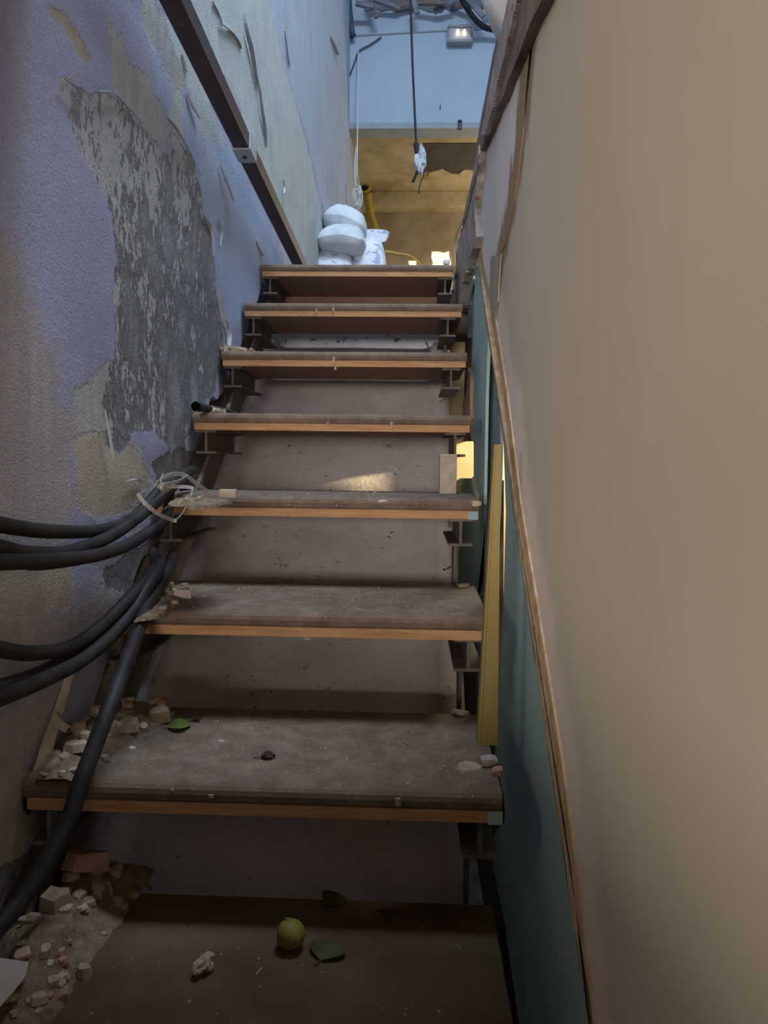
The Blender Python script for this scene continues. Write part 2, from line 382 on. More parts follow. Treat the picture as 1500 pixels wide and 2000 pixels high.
# ------------------------------------------------------------------ stair dimensions
G, RI, Y1, H1 = 0.290, 0.196, 1.068, -0.472
DEP, TS, TW = 0.345, 0.026, 0.018
def TY(k): return Y1 + (k - 1) * G
def TZ(k): return ZC + H1 + (k - 1) * RI
XW = -0.57                      # plaster face of the left wall
XP = 0.18                       # face of the right partition

# ------------------------------------------------------------------ left wall
def seg_sdf(px, py, poly):
    P = np.array(poly, float); Q = np.roll(P, -1, 0)
    d = np.full(px.shape, 1e9); ins = np.zeros(px.shape, bool)
    for (ax, ay), (bx, by) in zip(P, Q):
        ex, ey = bx - ax, by - ay; L = ex * ex + ey * ey + 1e-9
        tt = np.clip(((px - ax) * ex + (py - ay) * ey) / L, 0, 1)
        d = np.minimum(d, np.hypot(px - ax - tt * ex, py - ay - tt * ey))
        c = ((ay > py) != (by > py)) & (px < (bx - ax) * (py - ay) / (by - ay + 1e-12) + ax)
        ins ^= c
    return np.where(ins, d, -d)
def weight(px, py, polys, s):
    w = np.zeros(px.shape)
    for p in polys: w = np.maximum(w, 1 / (1 + np.exp(-seg_sdf(px, py, p) / s)))
    return w
PAINT = {
 'w_grey': ([[(122,150),(150,168),(178,185),(215,182),(240,205),(268,238),(290,262),(322,300),(338,300),(328,232),(345,250),(368,292),(388,330),(402,420),(412,440),(418,560),(445,690),(432,740),(390,800),(370,880),(352,925),(330,870),(310,850),(272,838),(242,885),(212,868),(205,780),(228,700),(228,600),(232,500),(214,400),(190,330),(158,282),(138,220)]], 17),
 'w_dark': ([[(205,1120),(245,1085),(320,1035),(330,1060),(300,1130),(262,1158),(215,1152)], [(300,905),(345,875),(385,880),(380,930),(310,945)],
             [(-200,1735),(0,1700),(60,1660),(130,1600),(180,1640),(60,1900),(-200,1900)]], 12),
 'w_ochre': ([[(146,855),(232,835),(262,870),(300,932),(272,990),(232,1012),(148,1012)], [(-100,1110),(60,1090),(142,1105),(140,1185),(60,1205),(-100,1200)],
              [(-200,1490),(30,1470),(75,1520),(70,1600),(40,1700),(-200,1720)], [(100,18),(122,28),(172,112),(160,122)]], 14),
 'w_beige': ([[(192,18),(205,14),(228,62),(262,130),(292,152),(328,225),(334,300),(312,285),(262,232),(222,172),(220,100)], [(272,0),(302,-20),(326,62),(362,160),(350,176),(300,92)],
              [(150,760),(225,700),(235,800),(262,842),(300,930),(262,870),(230,836),(160,850)], [(235,1010),(300,935),(330,960),(282,1032),(242,1050)], [(390,560),(440,640),(446,690),(420,700)],
              [(195,1150),(225,1120),(280,1150),(240,1200),(200,1200)]], 16),
 'w_green': ([[(340,-20),(540,-20),(560,52),(604,256),(640,413),(640,540),(560,540),(545,470),(500,300),(430,140)], [(318,20),(350,60),(402,170),(440,300),(400,262),(352,150)], [(345,150),(372,230),(362,330),(330,250)]], 16),
 'w_blue': ([[(296,60),(345,170),(420,240),(520,420),(560,540),(480,640),(440,640),(412,430),(350,262),(305,160)]], 18),
 'w_mauve': ([[(-300,480),(20,440),(60,520),(100,700),(150,860),(150,1080),(-300,1090)], [(-300,1190),(140,1190),(220,1100),(300,1030),(330,1100),(200,1300),(100,1420),(60,1640),(-300,1800)]], 35),
}
def wall_bottom(y):
    z = H1 + (np.asarray(y) - Y1) * (RI / G) - 0.13 + 0.07 * (fbm(np.asarray(y) * 7, 0.3, 0.2, 5, 3) - 0.5) * 2
    z = np.where(np.asarray(y) > 3.1, 0.55, z); return z
us = 1 / np.linspace(1 / 0.86, 1 / 8.3, 330)
ts = np.linspace(0, 1, 300) ** 1.45
Yg, Tg = np.meshgrid(us, ts, indexing='ij')
zb = np.maximum(wall_bottom(Yg), -1.25)
Zg = zb + (3.92 - zb) * Tg
ppx, ppy = proj(np.stack([np.full(Yg.shape, XW), Yg, Zg + ZC], -1))
near = (Yg > 0.5)
ATT = {k: np.where(near, weight(ppx, ppy, v[0], v[1]), 0) for k, v in PAINT.items()}
ATT['w_far'] = 1 / (1 + np.exp(-(ppx - np.interp(ppy, [-200, 52, 256, 413, 600], [500, 536, 596, 634, 660])) / 3))
ATT['w_green'] = ATT['w_green'] * (1 - ATT['w_far'])
# less bare cement towards the upper left of the grey patch and more at its foot
ATT['w_mould'] = np.clip((ppy - 230) / 420, 0, 1) * 0.75 + np.clip((ppx - 330) / 100, 0, 1) * 0.35
bare = np.clip(ATT['w_grey'] + ATT['w_dark'], 0, 1)
Xg = XW - 0.006 * bare + 0.010 * (fbm(Yg * 2.1, Zg * 2.1, 0.5, 11, 4) - 0.5) + 0.004 * bare * (fbm(Yg * 28, Zg * 28, 0.5, 12, 3) - 0.5)
nu, nt_ = Yg.shape
V = np.stack([Xg, Yg, Zg + ZC], -1).reshape(-1, 3)
faces = [[i * nt_ + j, (i + 1) * nt_ + j, (i + 1) * nt_ + j + 1, i * nt_ + j + 1] for i in range(nu - 1) for j in range(nt_ - 1)]
lip0 = len(V)
lip = np.stack([np.full(nu, XW - 0.07), us, zb[:, 0] + ZC - 0.015], -1)
V = np.concatenate([V, lip])
faces += [[i * nt_, lip0 + i, lip0 + i + 1, (i + 1) * nt_] for i in range(nu - 1)]
me = mesh('wall_left', V, faces, True, False)
for k, a in ATT.items():
    at = me.attributes.new(k, 'FLOAT', 'POINT')
    at.data.foreach_set('value', np.concatenate([a.reshape(-1), np.zeros(nu)]).astype(np.float32))
wall_left = struct(link('wall_left', me, M['wall_left']))
# masonry behind and below the plaster
o = struct(link('wall_left_masonry', box(XW - 0.30, XW - 0.060, 0.86, 8.4, 0.0, ZC + 3.95), M['dark_wall']))
# loose flakes of paint that stand off the wall
FL = [([(477,28),(482,60),(492,100),(500,150),(506,165)], 9), ([(506,165),(512,215),(518,255),(520,288)], 7), ([(430,45),(452,62),(466,82),(471,95)], 8), ([(415,2),(428,30),(434,48)], 6),
      ([(355,105),(362,135),(366,142)], 6), ([(364,180),(376,208),(390,232)], 6), ([(428,320),(440,350),(450,375),(455,392)], 6), ([(123,150),(150,170),(180,188)], 6),
      ([(195,178),(222,182),(250,210),(282,243)], 5), ([(325,228),(345,252),(372,300)], 7), ([(398,420),(414,450),(418,500)], 6), ([(422,552),(432,600),(441,640)], 8),
      ([(438,620),(448,650),(446,690)], 9), ([(205,800),(214,850),(222,895)], 6), ([(248,940),(268,936),(278,944)], 6), ([(556,60),(562,110),(566,130)], 4), ([(425,428),(432,450),(430,480)], 6),
      ([(500,470),(508,490),(515,500)], 5), ([(645,72),(655,95),(660,108)], 9), ([(553,350),(556,366),(555,378)], 4)]
for i, (pp, w) in enumerate(FL):
    pts = [onX(a, b, XW + 0.006 + 0.004 * math.sin(j + i)) for j, (a, b) in enumerate(pp)]
    ww = w / 1500 * pts[0].y
    mt = M['wall_flake'] if 'wall_flake' in M else None
    if mt is None:
        M['wall_flake'] = simple('curled_paint', (0.40, 0.43, 0.50), (0.50, 0.51, 0.50), 20); mt = M['wall_flake']
    o = link('paint_flake', ribbon(pts, lambda q, ww=ww: ww * (0.25 + 0.75 * math.sin(math.pi * (0.08 + 0.84 * q))), 0.0012, (0.75, 0.55, 0.1), 5, 0.6), mt, wall_left)

# ------------------------------------------------------------------ floors, slabs, other walls
struct(link('floor', box(-3.2, 1.1, -3.0, 4.5, -0.12, 0.0), M['floor']))
struct(link('ceiling', box(-3.2, 1.0, -3.0, 1.16, ZC + 0.87, ZC + 1.00), M['dark_wall']))
struct(link('low_light_blocker', box(-3.2, 0.17, -0.62, -0.52, 0.0, ZC - 0.14), M['floor']))  # added out of view to keep the rear light off the lower treads
struct(link('side_light_blocker', box(-0.70, -0.62, -0.52, 0.86, 0.0, ZC + 0.02), M['floor']))  # added out of view to darken the lower treads and partition foot
struct(link('wall_rear', box(-3.2, 1.0, -3.15, -3.0, 0.0, ZC + 0.9), M['floor']))
struct(link('wall_left_room', box(-3.3, -3.2, -3.15, 1.0, 0.0, ZC + 0.9), M['floor']))
struct(link('wall_left_return', box(-3.3, XW - 0.30, 0.86, 1.0, 0.0, ZC + 0.9), M['floor']))
struct(link('floor_landing', box(XW - 0.05, 3.0, 3.20, 8.4, ZC + 0.52, ZC + 0.70), M['floor']))
struct(link('floor_upper', box(XP + 0.005, 3.0, 0.9, 3.20, ZC + 0.70, ZC + 0.80), M['floor']))
struct(link('trim_landing_face', box(-0.62, 0.14, 3.17, 3.20, ZC + 0.30, ZC + 0.695), M['landing_face']))
struct(link('trim_landing_shade', box(-0.555, 0.12, 3.165, 3.205, ZC + 0.575, ZC + 0.695, 0.004), M['board_under']))  # brown strip added to stand in for shade under the top tread
wall_back = struct(link('wall_back', box(XW - 0.05, 3.0, 6.50, 6.66, ZC + 2.76, ZC + 3.95), M['back_wall']))
struct(link('trim_lintel', box(XW - 0.05, 3.0, 6.485, 6.67, ZC + 2.715, ZC + 2.76), M['lintel']))
struct(link('wall_far', box(XW - 0.1, 3.0, 8.20, 8.35, ZC + 0.70, ZC + 2.80), M['far_wall']))
struct(link('wall_far_right', box(3.0, 3.1, 0.9, 8.4, ZC + 0.5, ZC + 3.0), M['far_wall']))
far_ceiling = struct(link('ceiling_far_room', box(XW - 0.05, 3.0, 6.66, 8.35, ZC + 2.74, ZC + 2.86), M['far_ceiling']))
struct(link('wall_side', box(1.10, 1.20, 0.9, 4.5, 0.0, ZC + 0.70), M['cream']))
struct(link('wall_side_end', box(0.1, 1.1, 3.40, 3.50, 0.0, ZC + 0.52), M['cream']))
struct(link('wall_side_start', box(0.2, 1.1, 0.85, 0.9, 0.0, ZC + 0.70), M['cream']))

# bare strip where the yellow lining has come down
zc_ = ZC + 2.735
pts = [onZ(a, b, zc_) for a, b in [(826,280),(960,280),(960,335),(905,331),(895,340),(880,339),(862,330),(845,333),(828,338),(820,318),(830,300)]]
o = link('bare_board', prism(pts, (0, 0, 0.012)), M['bare_void'], far_ceiling)
pts = [onZ(a, b, ZC + 2.732) for a, b in [(815,379),(850,378),(885,381),(886,384),(850,384),(814,383)]]
o = link('lining_gap', prism(pts, (0, 0, 0.012)), M['bare_void'], far_ceiling)
pts = [onZ(a, b, ZC + 2.728) for a, b in [(838,338),(862,331),(880,340),(896,341),(906,332),(960,336),(960,352),(900,352),(860,350),(836,346)]]
o = link('torn_lining', prism(pts, (0, 0, 0.014)), M['far_ceiling'], far_ceiling)
# beam where lining and far wall meet
struct(link('trim_far_beam', box(XW - 0.02, 3.0, 8.02, 8.2, ZC + 2.58, ZC + 2.74, 0.01), M['far_ceiling']))
# daylit holes low in the far wall
def hole(cx, y0, y1, w, seed):
    a, b = onY(cx - w / 2, y0, 8.19), onY(cx + w / 2, y1, 8.19)
    q = [Vector((a.x, 8.19, a.z)), Vector((b.x, 8.19, a.z)), Vector((b.x, 8.19, b.z)), Vector((a.x, 8.19, b.z))]
    return prism(rough(q, 0.05, 0.012, seed, (0, 2)), (0, 0.02, 0))
o = struct(link('window_1', hole(861, 492, 560, 33, 3), M['day']))
o = struct(link('window_2', hole(806, 508, 560, 15, 4), M['day']))

# upper ceiling with broken laths
pts = rough([Vector((XW - 0.05, 6.10, ZC + 3.90)), Vector((3.0, 6.10, ZC + 3.90)), Vector((3.0, 6.66, ZC + 3.90)), Vector((XW - 0.05, 6.66, ZC + 3.90))], 0.12, 0.03, 9, (0, 1))
ceil_up = struct(link('ceiling_upper', prism(pts, (0, 0, 0.06)), M['ceil_up']))
rnd = random.Random(21)
for i, (px, py, L, a) in enumerate([(712,10,34,0.1),(728,14,42,1.2),(752,6,60,0.15),(790,8,50,-0.2),(812,14,26,1.3),(842,6,56,0.1),(868,12,44,-0.25),(900,10,40,0.3),(930,16,50,0.9),(955,10,50,-0.4)]):
    p = onY(px, py, 6.32 + 0.03 * (i % 4)); q = L / 1500 * 6.3
    me = box(-q / 2, q / 2, -0.012, 0.012, -0.02, 0.02, 0.003)
    o = link('broken_lath', me, M['old_timber'] if i % 2 else M['ceil_up'], ceil_up); o.location = p; o.rotation_euler = (rnd.uniform(-.4, .4), a, rnd.uniform(-.5, .5))
# damp strip and moulding on the back wall
o = link('plaster_groove', tube([onY(690, 70, 6.495), onY(760, 66, 6.495), onY(830, 62, 6.495), onY(945, 56, 6.495)], 0.007, 6), M['lintel'], wall_back)
o = link('patch_edge', prism(rough([onY(712, 24, 6.49), onY(760, 20, 6.49), onY(862, 20, 6.49), onY(960, 16, 6.49), onY(960, -6, 6.49), onY(712, -6, 6.49)], 0.05, 0.02, 5, (0, 2)), (0, 0.02, 0)), M['ceil_up'], wall_back)

# ------------------------------------------------------------------ sloping slab under the treads
SL = 0.70
def RZ(y): return ZC - 1.758 + SL * y
prof = [(-0.63, 0.045), (-0.575, 0.045), (-0.560, 0.030), (-0.548, 0.006), (-0.525, 0.0), (-0.25, 0.003), (0.02, 0.0), (0.055, 0.004), (0.066, 0.016), (0.074, 0.027), (0.122, 0.028)]
v, f = [], []; ys = np.linspace(0.45, 3.16, 40)
for y in ys:
    for (x, h) in prof: v.append((x, y, RZ(y) + h + 0.004 * (float(fbm(x * 9, y * 9, 0, 3, 3)) - 0.5)))
npf = len(prof)
for i in range(len(ys) - 1):
    for j in range(npf - 1): f.append([i * npf + j, i * npf + j + 1, (i + 1) * npf + j + 1, (i + 1) * npf + j])
me = mesh('slab', v, f, True, False)
o = struct(link('slab_sloping', me, M['ramp']))
md_ = o.modifiers.new('thick', 'SOLIDIFY'); md_.thickness = 0.08; md_.offset = -1

# added unseen mask whose gap cuts the spot to a wedge on the slab
tri = []
for a, b in ((655, 940), (747, 926), (747, 985)):
    d = ray(a, b); q = Vector(ORG + d * (-1.758 / (d[2] - SL * d[1]))); L = Vector(spo.location)
    tri.append(L.lerp(q, (L.x - 0.40) / (L.x - q.x)))
ctr = (tri[0] + tri[1] + tri[2]) / 3; v = []
for q in tri:
    e_ = (q - ctr).normalized() * 0.28
    v += [q, ctr + e_]
f = [[0, 2, 3, 1], [2, 4, 5, 3], [4, 0, 1, 5]]
me = mesh('screen', v, f, False, False)
o = struct(link('sun_patch_mask', me, M['board_under'])); md_ = o.modifiers.new('thick', 'SOLIDIFY'); md_.thickness = 0.004

# ------------------------------------------------------------------ staircase
stair = empty('staircase', (0, TY(0), TZ(0) - 0.05))
tag(stair, 'open steel staircase with dusty brown stone treads on orange wood edges', 'staircase')
XR = {0: 0.128, 1: 0.133, 2: 0.138, 3: 0.140, 4: 0.142, 5: 0.148, 6: 0.150, 7: 0.132}
def tread_mesh(x0, x1, y0, z1, seed, dep=DEP):
    pr = [(0.0, -TS + 0.004), (-0.0012, -TS * 0.5), (0.001, -0.006), (0.006, -0.0015), (0.012, 0.0), (dep * 0.5, 0.0), (dep, 0.0), (dep, -TS), (0.004, -TS)]
    n = 40; v, f = [], []; m = len(pr)
    for i in range(n + 1):
        x = x0 + (x1 - x0) * i / n
        w = 0.0018 * (float(fbm(x * 14, seed, 0.1, seed, 3)) - 0.5) * 2
        for j, (y, z) in enumerate(pr):
            v.append((x, y0 + y + (abs(w) if j < 5 else 0), z1 + z - (abs(w) * 0.6 if 2 <= j <= 4 else 0)))
    for i in range(n):
        for j in range(m): f.append([i * m + j, i * m + (j + 1) % m, (i + 1) * m + (j + 1) % m, (i + 1) * m + j])
    f += [list(range(m)), list(range((n + 1) * m - 1, n * m - 1, -1))]
    return mesh('tread', v, f)
def ibeam(xc, y0, y1, zt, hgt, fw=0.052, tf=0.006, tw=0.006):
    v, f = [], []
    pr = [(-fw / 2, 0), (fw / 2, 0), (fw / 2, -tf), (tw / 2, -tf), (tw / 2, -hgt + tf), (fw / 2, -hgt + tf), (fw / 2, -hgt), (-fw / 2, -hgt), (-fw / 2, -hgt + tf), (-tw / 2, -hgt + tf), (-tw / 2, -tf), (-fw / 2, -tf)]
    for y in (y0, y1):
        for (x, z) in pr: v.append((xc + x, y, zt + z))
    n = len(pr)
    f = [list(range(n)), list(range(2 * n - 1, n - 1, -1))] + [[i, (i + 1) % n, n + (i + 1) % n, n + i] for i in range(n)]
    return mesh('ibeam', v, f)
for k in range(0, 8):
    x0, x1, y0, z1 = -0.562, XR[k], TY(k), TZ(k)
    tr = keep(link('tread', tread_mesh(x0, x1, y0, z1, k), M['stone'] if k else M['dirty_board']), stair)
    wd_ = keep(link('wood_underlay', box(x0 + 0.004, x1 - 0.003, y0 + 0.003, y0 + DEP, z1 - TS - TW, z1 - TS, 0.0008), M['wood_edge']), tr)
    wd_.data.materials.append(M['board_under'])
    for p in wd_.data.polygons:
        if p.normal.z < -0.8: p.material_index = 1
    zt = z1 - TS - TW
    for xc in (-0.532, 0.104):
        keep(link('support_beam', ibeam(xc, y0 + 0.016, y0 + DEP - 0.03, zt, 0.060), M['steel']), stair)
# stringer plate along the left wall and stub brackets on the right
a, b = TY(0) + 0.05, TY(7) + 0.20
zz = lambda y: ZC + H1 + (y - Y1) * (RI / G) - 0.115 - 0.05
keep(link('stringer', prism([(-0.548, a, zz(a)), (-0.548, b, zz(b)), (-0.548, b, zz(b) - 0.10), (-0.548, a, zz(a) - 0.10)], (0.010, 0, 0)), M['steel']), stair)
for k in (1, 2, 3, 4, 6):
    y = TY(k) + 0.20; z = TZ(k) - TS - TW - 0.06
    keep(link('bracket_plate', prism([(0.10, y, z), (0.10, y + 0.10, z), (0.10, y + 0.10, max(RZ(y + 0.10) + 0.03, z - 0.05)), (0.10, y + 0.06, RZ(y + 0.06) + 0.03)], (0.008, 0, 0)), M['steel']), stair)
# paint flecks on the treads' edges, cyan paint smears at two ends
TR = [o for o in stair.children if o.name.startswith('tread')]
for k, px, py, w, h in [(1,777,1567,12,16),(4,765,831,5,13),(5,652,703,5,12),(5,655,720,4,6),(6,651,605,4,10),(6,618,607,3,8),(7,580,520,4,6),(4,640,828,4,6),(1,412,1556,10,8),(1,336,1545,6,6),(2,600,1248,14,4),(6,585,612,3,6),(3,560,1006,4,6)]:
    p = onY(px, py, TY(k) - 0.0014); q = TY(k) / 1500
    keep(link('paint_fleck', box(p.x - w * q / 2, p.x + w * q / 2, p.y - 0.0006, p.y + 0.003, p.z - h * q / 2, p.z + h * q / 2, 0.0008), M['plaster']), TR[k])
for k, x0, x1 in ((1, -0.020, 0.001), (3, -0.022, 0.0)):
    z = TZ(k) - TS
    o = keep(link('paint_smear', box(XR[k] + x0, XR[k] + x1, TY(k) + 0.0005, TY(k) + 0.03, z - TW - 0.001, z - 0.001, 0.0008), M['cyan'] if k == 1 else M['cyan_grey']), TR[k]); o['label'] = 'cyan paint smear'

# ------------------------------------------------------------------ right partition
low = [(918,395),(924,430),(930,462),(945,535),(960,605),(985,770),(1010,980),(1040,1170),(1060,1300),(1088,1480),(1120,1720),(1150,1990),(1168,2120)]
seam = [(1036,50),(1026,160),(1018,260),(1002,390),(996,420),(982,480),(962,520),(957,590)]
def panel(outer_yz, x, mat, th, name, fill=True):
    # triangulated sheet with paint attributes
    bm = bmesh.new(); vs = [bm.verts.new((x, y, z)) for y, z in outer_yz]
    fc = bm.faces.new(vs)
    bmesh.ops.triangulate(bm, faces=[fc])
    for _ in range(60):
        es = [e for e in bm.edges if e.calc_length() > 0.05 and e.verts[0].co.y > 0.1]
        if not es: break
        bmesh.ops.subdivide_edges(bm, edges=es, cuts=1)
        bmesh.ops.triangulate(bm, faces=bm.faces)
        if len(bm.verts) > 20000: break
    for fa in bm.faces:
        if fa.normal.x > 0: fa.normal_flip()
    me = bpy.data.meshes.new(name); bm.to_mesh(me); bm.free()
    P = np.array([v_.co[:] for v_ in me.vertices]); qx, qy = proj(P)
    L = np.array(low, float)
    def dist(line):
        d = np.full(qx.shape, 1e9)
        for (ax, ay), (bx, by) in zip(line[:-1], line[1:]):
            ex, ey = bx - ax, by - ay; tt = np.clip(((qx - ax) * ex + (qy - ay) * ey) / (ex * ex + ey * ey), 0, 1)
            d = np.minimum(d, np.hypot(qx - ax - tt * ex, qy - ay - tt * ey))
        return d
    wf = np.clip(1.0 - dist(low) / np.interp(qy, [400, 1000, 2000], [45, 70, 95]), 0, 1)
    ws = np.clip(1.0 - dist([(1040,75),(1030,140),(1018,260),(1008,340),(996,420),(985,470),(970,540),(958,600)]) / np.interp(qy, [0, 300, 600], [30, 24, 24]), 0, 1) * 1.0
    ok = P[:, 1] > 0.15
    for nm, a in (('w_fill', wf * ok), ('w_stain', ws * ok)):
        at = me.attributes.new(nm, 'FLOAT', 'POINT'); at.data.foreach_set('value', a.astype(np.float32))
    me.materials.append(mat)
    o = bpy.data.objects.new(name, me); C.objects.link(o)
    md = o.modifiers.new('thick', 'SOLIDIFY'); md.thickness = th; md.offset = -1
    return o
def yz(px, py, X): p = onX(px, py, X); return (p.y, p.z)
wall_right = empty('wall_right', (XP, 1.0, 0.0)); struct(wall_right)
outl = [yz(a, b, XP) for a, b in seam] + [yz(a, b, XP) for a, b in low[4:]] + [(-3.0, 0.0), (-3.0, ZC + 0.86), (0.95, ZC + 0.86), yz(1058, 0, XP)]
keep(panel(outl, XP, M['board'], 0.0125, 'gypsum_board'), wall_right)
outl = [yz(a, b, XP - 0.002) for a, b in [(1044,30)] + [(a + 3, b) for a, b in seam]] + [yz(a, b, XP - 0.002) for a, b in reversed(low[:5])] + [yz(920, 370, XP - 0.002), yz(938, 296, XP - 0.002)]
keep(panel(outl, XP - 0.002, M['board_pale'], 0.0125, 'gypsum_board'), wall_right)
# torn paper patch near the foot of the seam
pt = rough([onX(a, b, XP - 0.004) for a, b in [(958,500),(978,498),(976,520),(972,590),(962,640),(956,580)]], 0.03, 0.003, 4)
keep(link('torn_paper', prism(pt, (0.003, 0, 0)), M['paper_tear']), wall_right)
# raw edge of the boards along the slope
ed = [onX(a - 2, b, XP - 0.003) for a, b in low]
keep(link('board_edge', prism(rough(ed, 0.03, 0.0025, 6)[:-1] + [onX(a + np.interp(b, [400, 1000, 2000], [4, 6, 9]), b, XP - 0.003) for a, b in reversed(low)], (0.015, 0, 0)), M['gypsum_edge']), wall_right)
# dark timber edging of the upper floor
tm = [onX(a, b, XP - 0.018) for a, b in [(938,240),(945,200),(962,110),(985,0),(1000,-90)]] + [onX(a, b, XP - 0.018) for a, b in [(1100,-90),(1056,0),(1015,100),(985,180),(960,240),(934,305),(922,375),(916,392),(922,350),(930,285)]]
struct(link('trim_upper_floor', prism(rough(tm, 0.05, 0.004, 8), (0.05, 0, 0)), M['old_timber']))
tm = [onX(a, b, XP - 0.026) for a, b in [(940,262),(950,205),(968,110),(991,0),(1004,-90),(1022,-90),(1010,0),(984,110),(962,205),(948,262)]]
struct(link('trim_upper_board', prism(rough(tm, 0.06, 0.003, 9), (0.01, 0, 0)), M['masonry']))

# broken masonry between landing and partition
mp = [onX(a, b, 0.158) for a, b in [(936,292),(922,352),(908,415),(896,470),(888,515),(882,590),(884,612),(898,600),(903,556),(930,468),(926,400)]]
o = struct(link('wall_right_masonry', prism(rough(mp, 0.06, 0.012, 12), (0.05, 0, 0)), M['masonry']))
pl = [onX(a, b, 0.150) for a, b in [(936,292),(928,330),(914,385),(905,425),(893,452),(890,480),(891,530),(884,545)]]
o2 = link('peeling_strip', ribbon(pl, 0.022, 0.003, (0, 0.6, 0.5), 5, 0.5), M['paper_tear'], o)

# painted boards beside the stair
def board(name, px, X, mat, th, label, ext=None):
    pts = [onX(a, b, X) for a, b in px]
    return tag(link(name, prism(pts, (th, 0, 0)), mat), label, 'board')
board('cyan_board', [(976,765),(984,880),(988,1000),(984,1150),(974,1350),(966,1480),(985,1560),(988,1602),(964,1630),(962,1690),(985,1800),(1014,2000),(1034,2140),(1190,2140),(1175,1990),(1142,1720),(1110,1480),(1080,1300),(1060,1170),(1028,980),(1000,770),(984,700)], 0.196, M['cyan'], 0.008,
      'large cyan painted board below the sloping edge of the beige partition')
board('cyan_stud', [(936,452),(930,500),(925,600),(920,740),(917,830),(920,858),(925,864),(925,930),(921,934),(945,985),(946,930),(949,770),(954,640),(953,545),(944,500)], 0.186, M['cyan'], 0.008,
      'narrow upright cyan board with two screw holes beside the upper treads')
board('cyan_offcut', [(892,934),(946,934),(948,1000),(945,1120),(938,1160),(896,1145)], 0.206, M['cyan'], 0.006,
      'dark cyan panel below the bright hole at the right end of the treads')
board('grey_blue_board', [(953,548),(966,640),(975,740),(978,880),(974,1000),(962,1180),(946,1400),(930,1400),(934,1150),(950,1000),(950,770),(955,640)], 0.206, M['cyan_grey'], 0.006,
      'slim grey blue board between the cyan upright and the ochre post')
board('cyan_wedge', [(934,462),(920,500),(902,556),(897,596),(910,600),(918,565),(931,520)], 0.182, M['cyan'], 0.008,
      'small cyan wedge shaped board beside the topmost tread')
board('blue_grey_offcut', [(934,532),(914,596),(912,660),(924,660),(930,600)], 0.198, M['cyan_grey'], 0.006,
      'short blue grey offcut behind the cyan upright at the sixth tread')
st_ = bpy.data.objects['cyan_stud']
for a, b in ((929, 825), (939, 825), (930, 838), (939, 838)):
    p = onX(a, b, 0.1855); o = link('screw_hole', box(-0.0008, 0.0008, -0.004, 0.004, -0.0035, 0.0035, 0.0006), M['black'], st_); o.location = p
# dark backing boards behind, leaving the hole where the side room shows
def backing(px, X):
    return prism([onX(a, b, X) for a, b in px], (0.012, 0, 0))
tag(link('backing_board', backing([(888,600),(935,560),(948,640),(946,862),(893,862),(880,862),(878,640)], 0.216), M['board_under']), 'brown backing board at the right end of the upper treads above the hole', 'board')
tag(link('backing_board', backing([(892,938),(975,938),(972,1500),(985,1560),(990,1720),(1040,2150),(880,2150),(886,1200)], 0.216), M['dark_wall']), 'dark backing board at the right end of the lower treads behind the cyan panel', 'board')
# crumbling orange insulation beside the fifth tread
pt = rough([onX(a, b, 0.176) for a, b in [(914,722),(918,728),(918,825),(904,830),(903,790),(910,770)]], 0.03, 0.012, 17)
tag(link('insulation_scrap', prism(pt, (0.014, 0, 0)), M['plaster_pink']), 'crumbling orange insulation scrap at the right end of the fifth tread', 'insulation')

# ochre post standing on the first tread
post = empty('ochre_post', onZ(955, 1466, TZ(1)))
tag(post, 'upright ochre yellow post standing on the right end of a lower tread', 'post')
yb = TY(1) + 0.19
def post_part(name, a, th_y, mat):
    b_ = [onY(q[0], q[1], yb) for q in a]
    zb_ = TZ(1)
    for i in (2, 3): b_[i].z = zb_
    keep(link(name, prism(b_, (0, th_y, 0)), mat), post)
post_part('face', [(969, 868), (978, 868), (972, 1466), (938, 1466)], 0.003, M['ochre'])
post_part('flange', [(966, 868), (969.5, 868), (938.5, 1466), (932, 1466)], 0.03, M['ochre'])

# ------------------------------------------------------------------ steel tube along the left wall
tb = empty('steel_tube', onX(585, 515, XW + 0.05)); tag(tb, 'long dark brown square steel tube fixed along the peeling left wall', 'tube')
pa, pb = onX(585, 515, -0.505), onX(342, 0, -0.505)
dv = (pa - pb).normalized(); pa = pa + dv * 0.95; pb = pb - dv * 1.2
def sq(p, q, w, h, bev=0.004):
    d = q - p; me = box(-w / 2, w / 2, 0, d.length, -h / 2, h / 2, bev); o = bpy.data.objects.new('body', me); C.objects.link(o)
    o.matrix_world = Matrix.Translation(p) @ d.to_track_quat('Y', 'Z').to_matrix().to_4x4(); return o
o = sq(pb, pa, 0.046, 0.046); o.data.materials.append(M['tube_paint']); bpy.context.view_layer.update(); mw = o.matrix_world.copy(); o.parent = tb; o.matrix_parent_inverse = tb.matrix_basis.inverted()
c1, c2 = pb.lerp(pa, 0), onX(478, 258, -0.505)
t0 = (c2 - pb).dot(dv); q0, q1 = pb + dv * (t0 - 0.045), pb + dv * (t0 + 0.045)
o = sq(q0, q1, 0.054, 0.054); o.name = 'clamp'; o.data.materials.append(M['bright_steel']); o.parent = tb; o.matrix_parent_inverse = tb.matrix_basis.inverted()
o['label'] = 'galvanised clamp'
e = (q0 + q1) / 2
o = keep(link('bolt', box(-0.51, -0.50, e.y - 0.006, e.y + 0.006, e.z - 0.031, e.z - 0.026, 0.002), M['black']), tb)

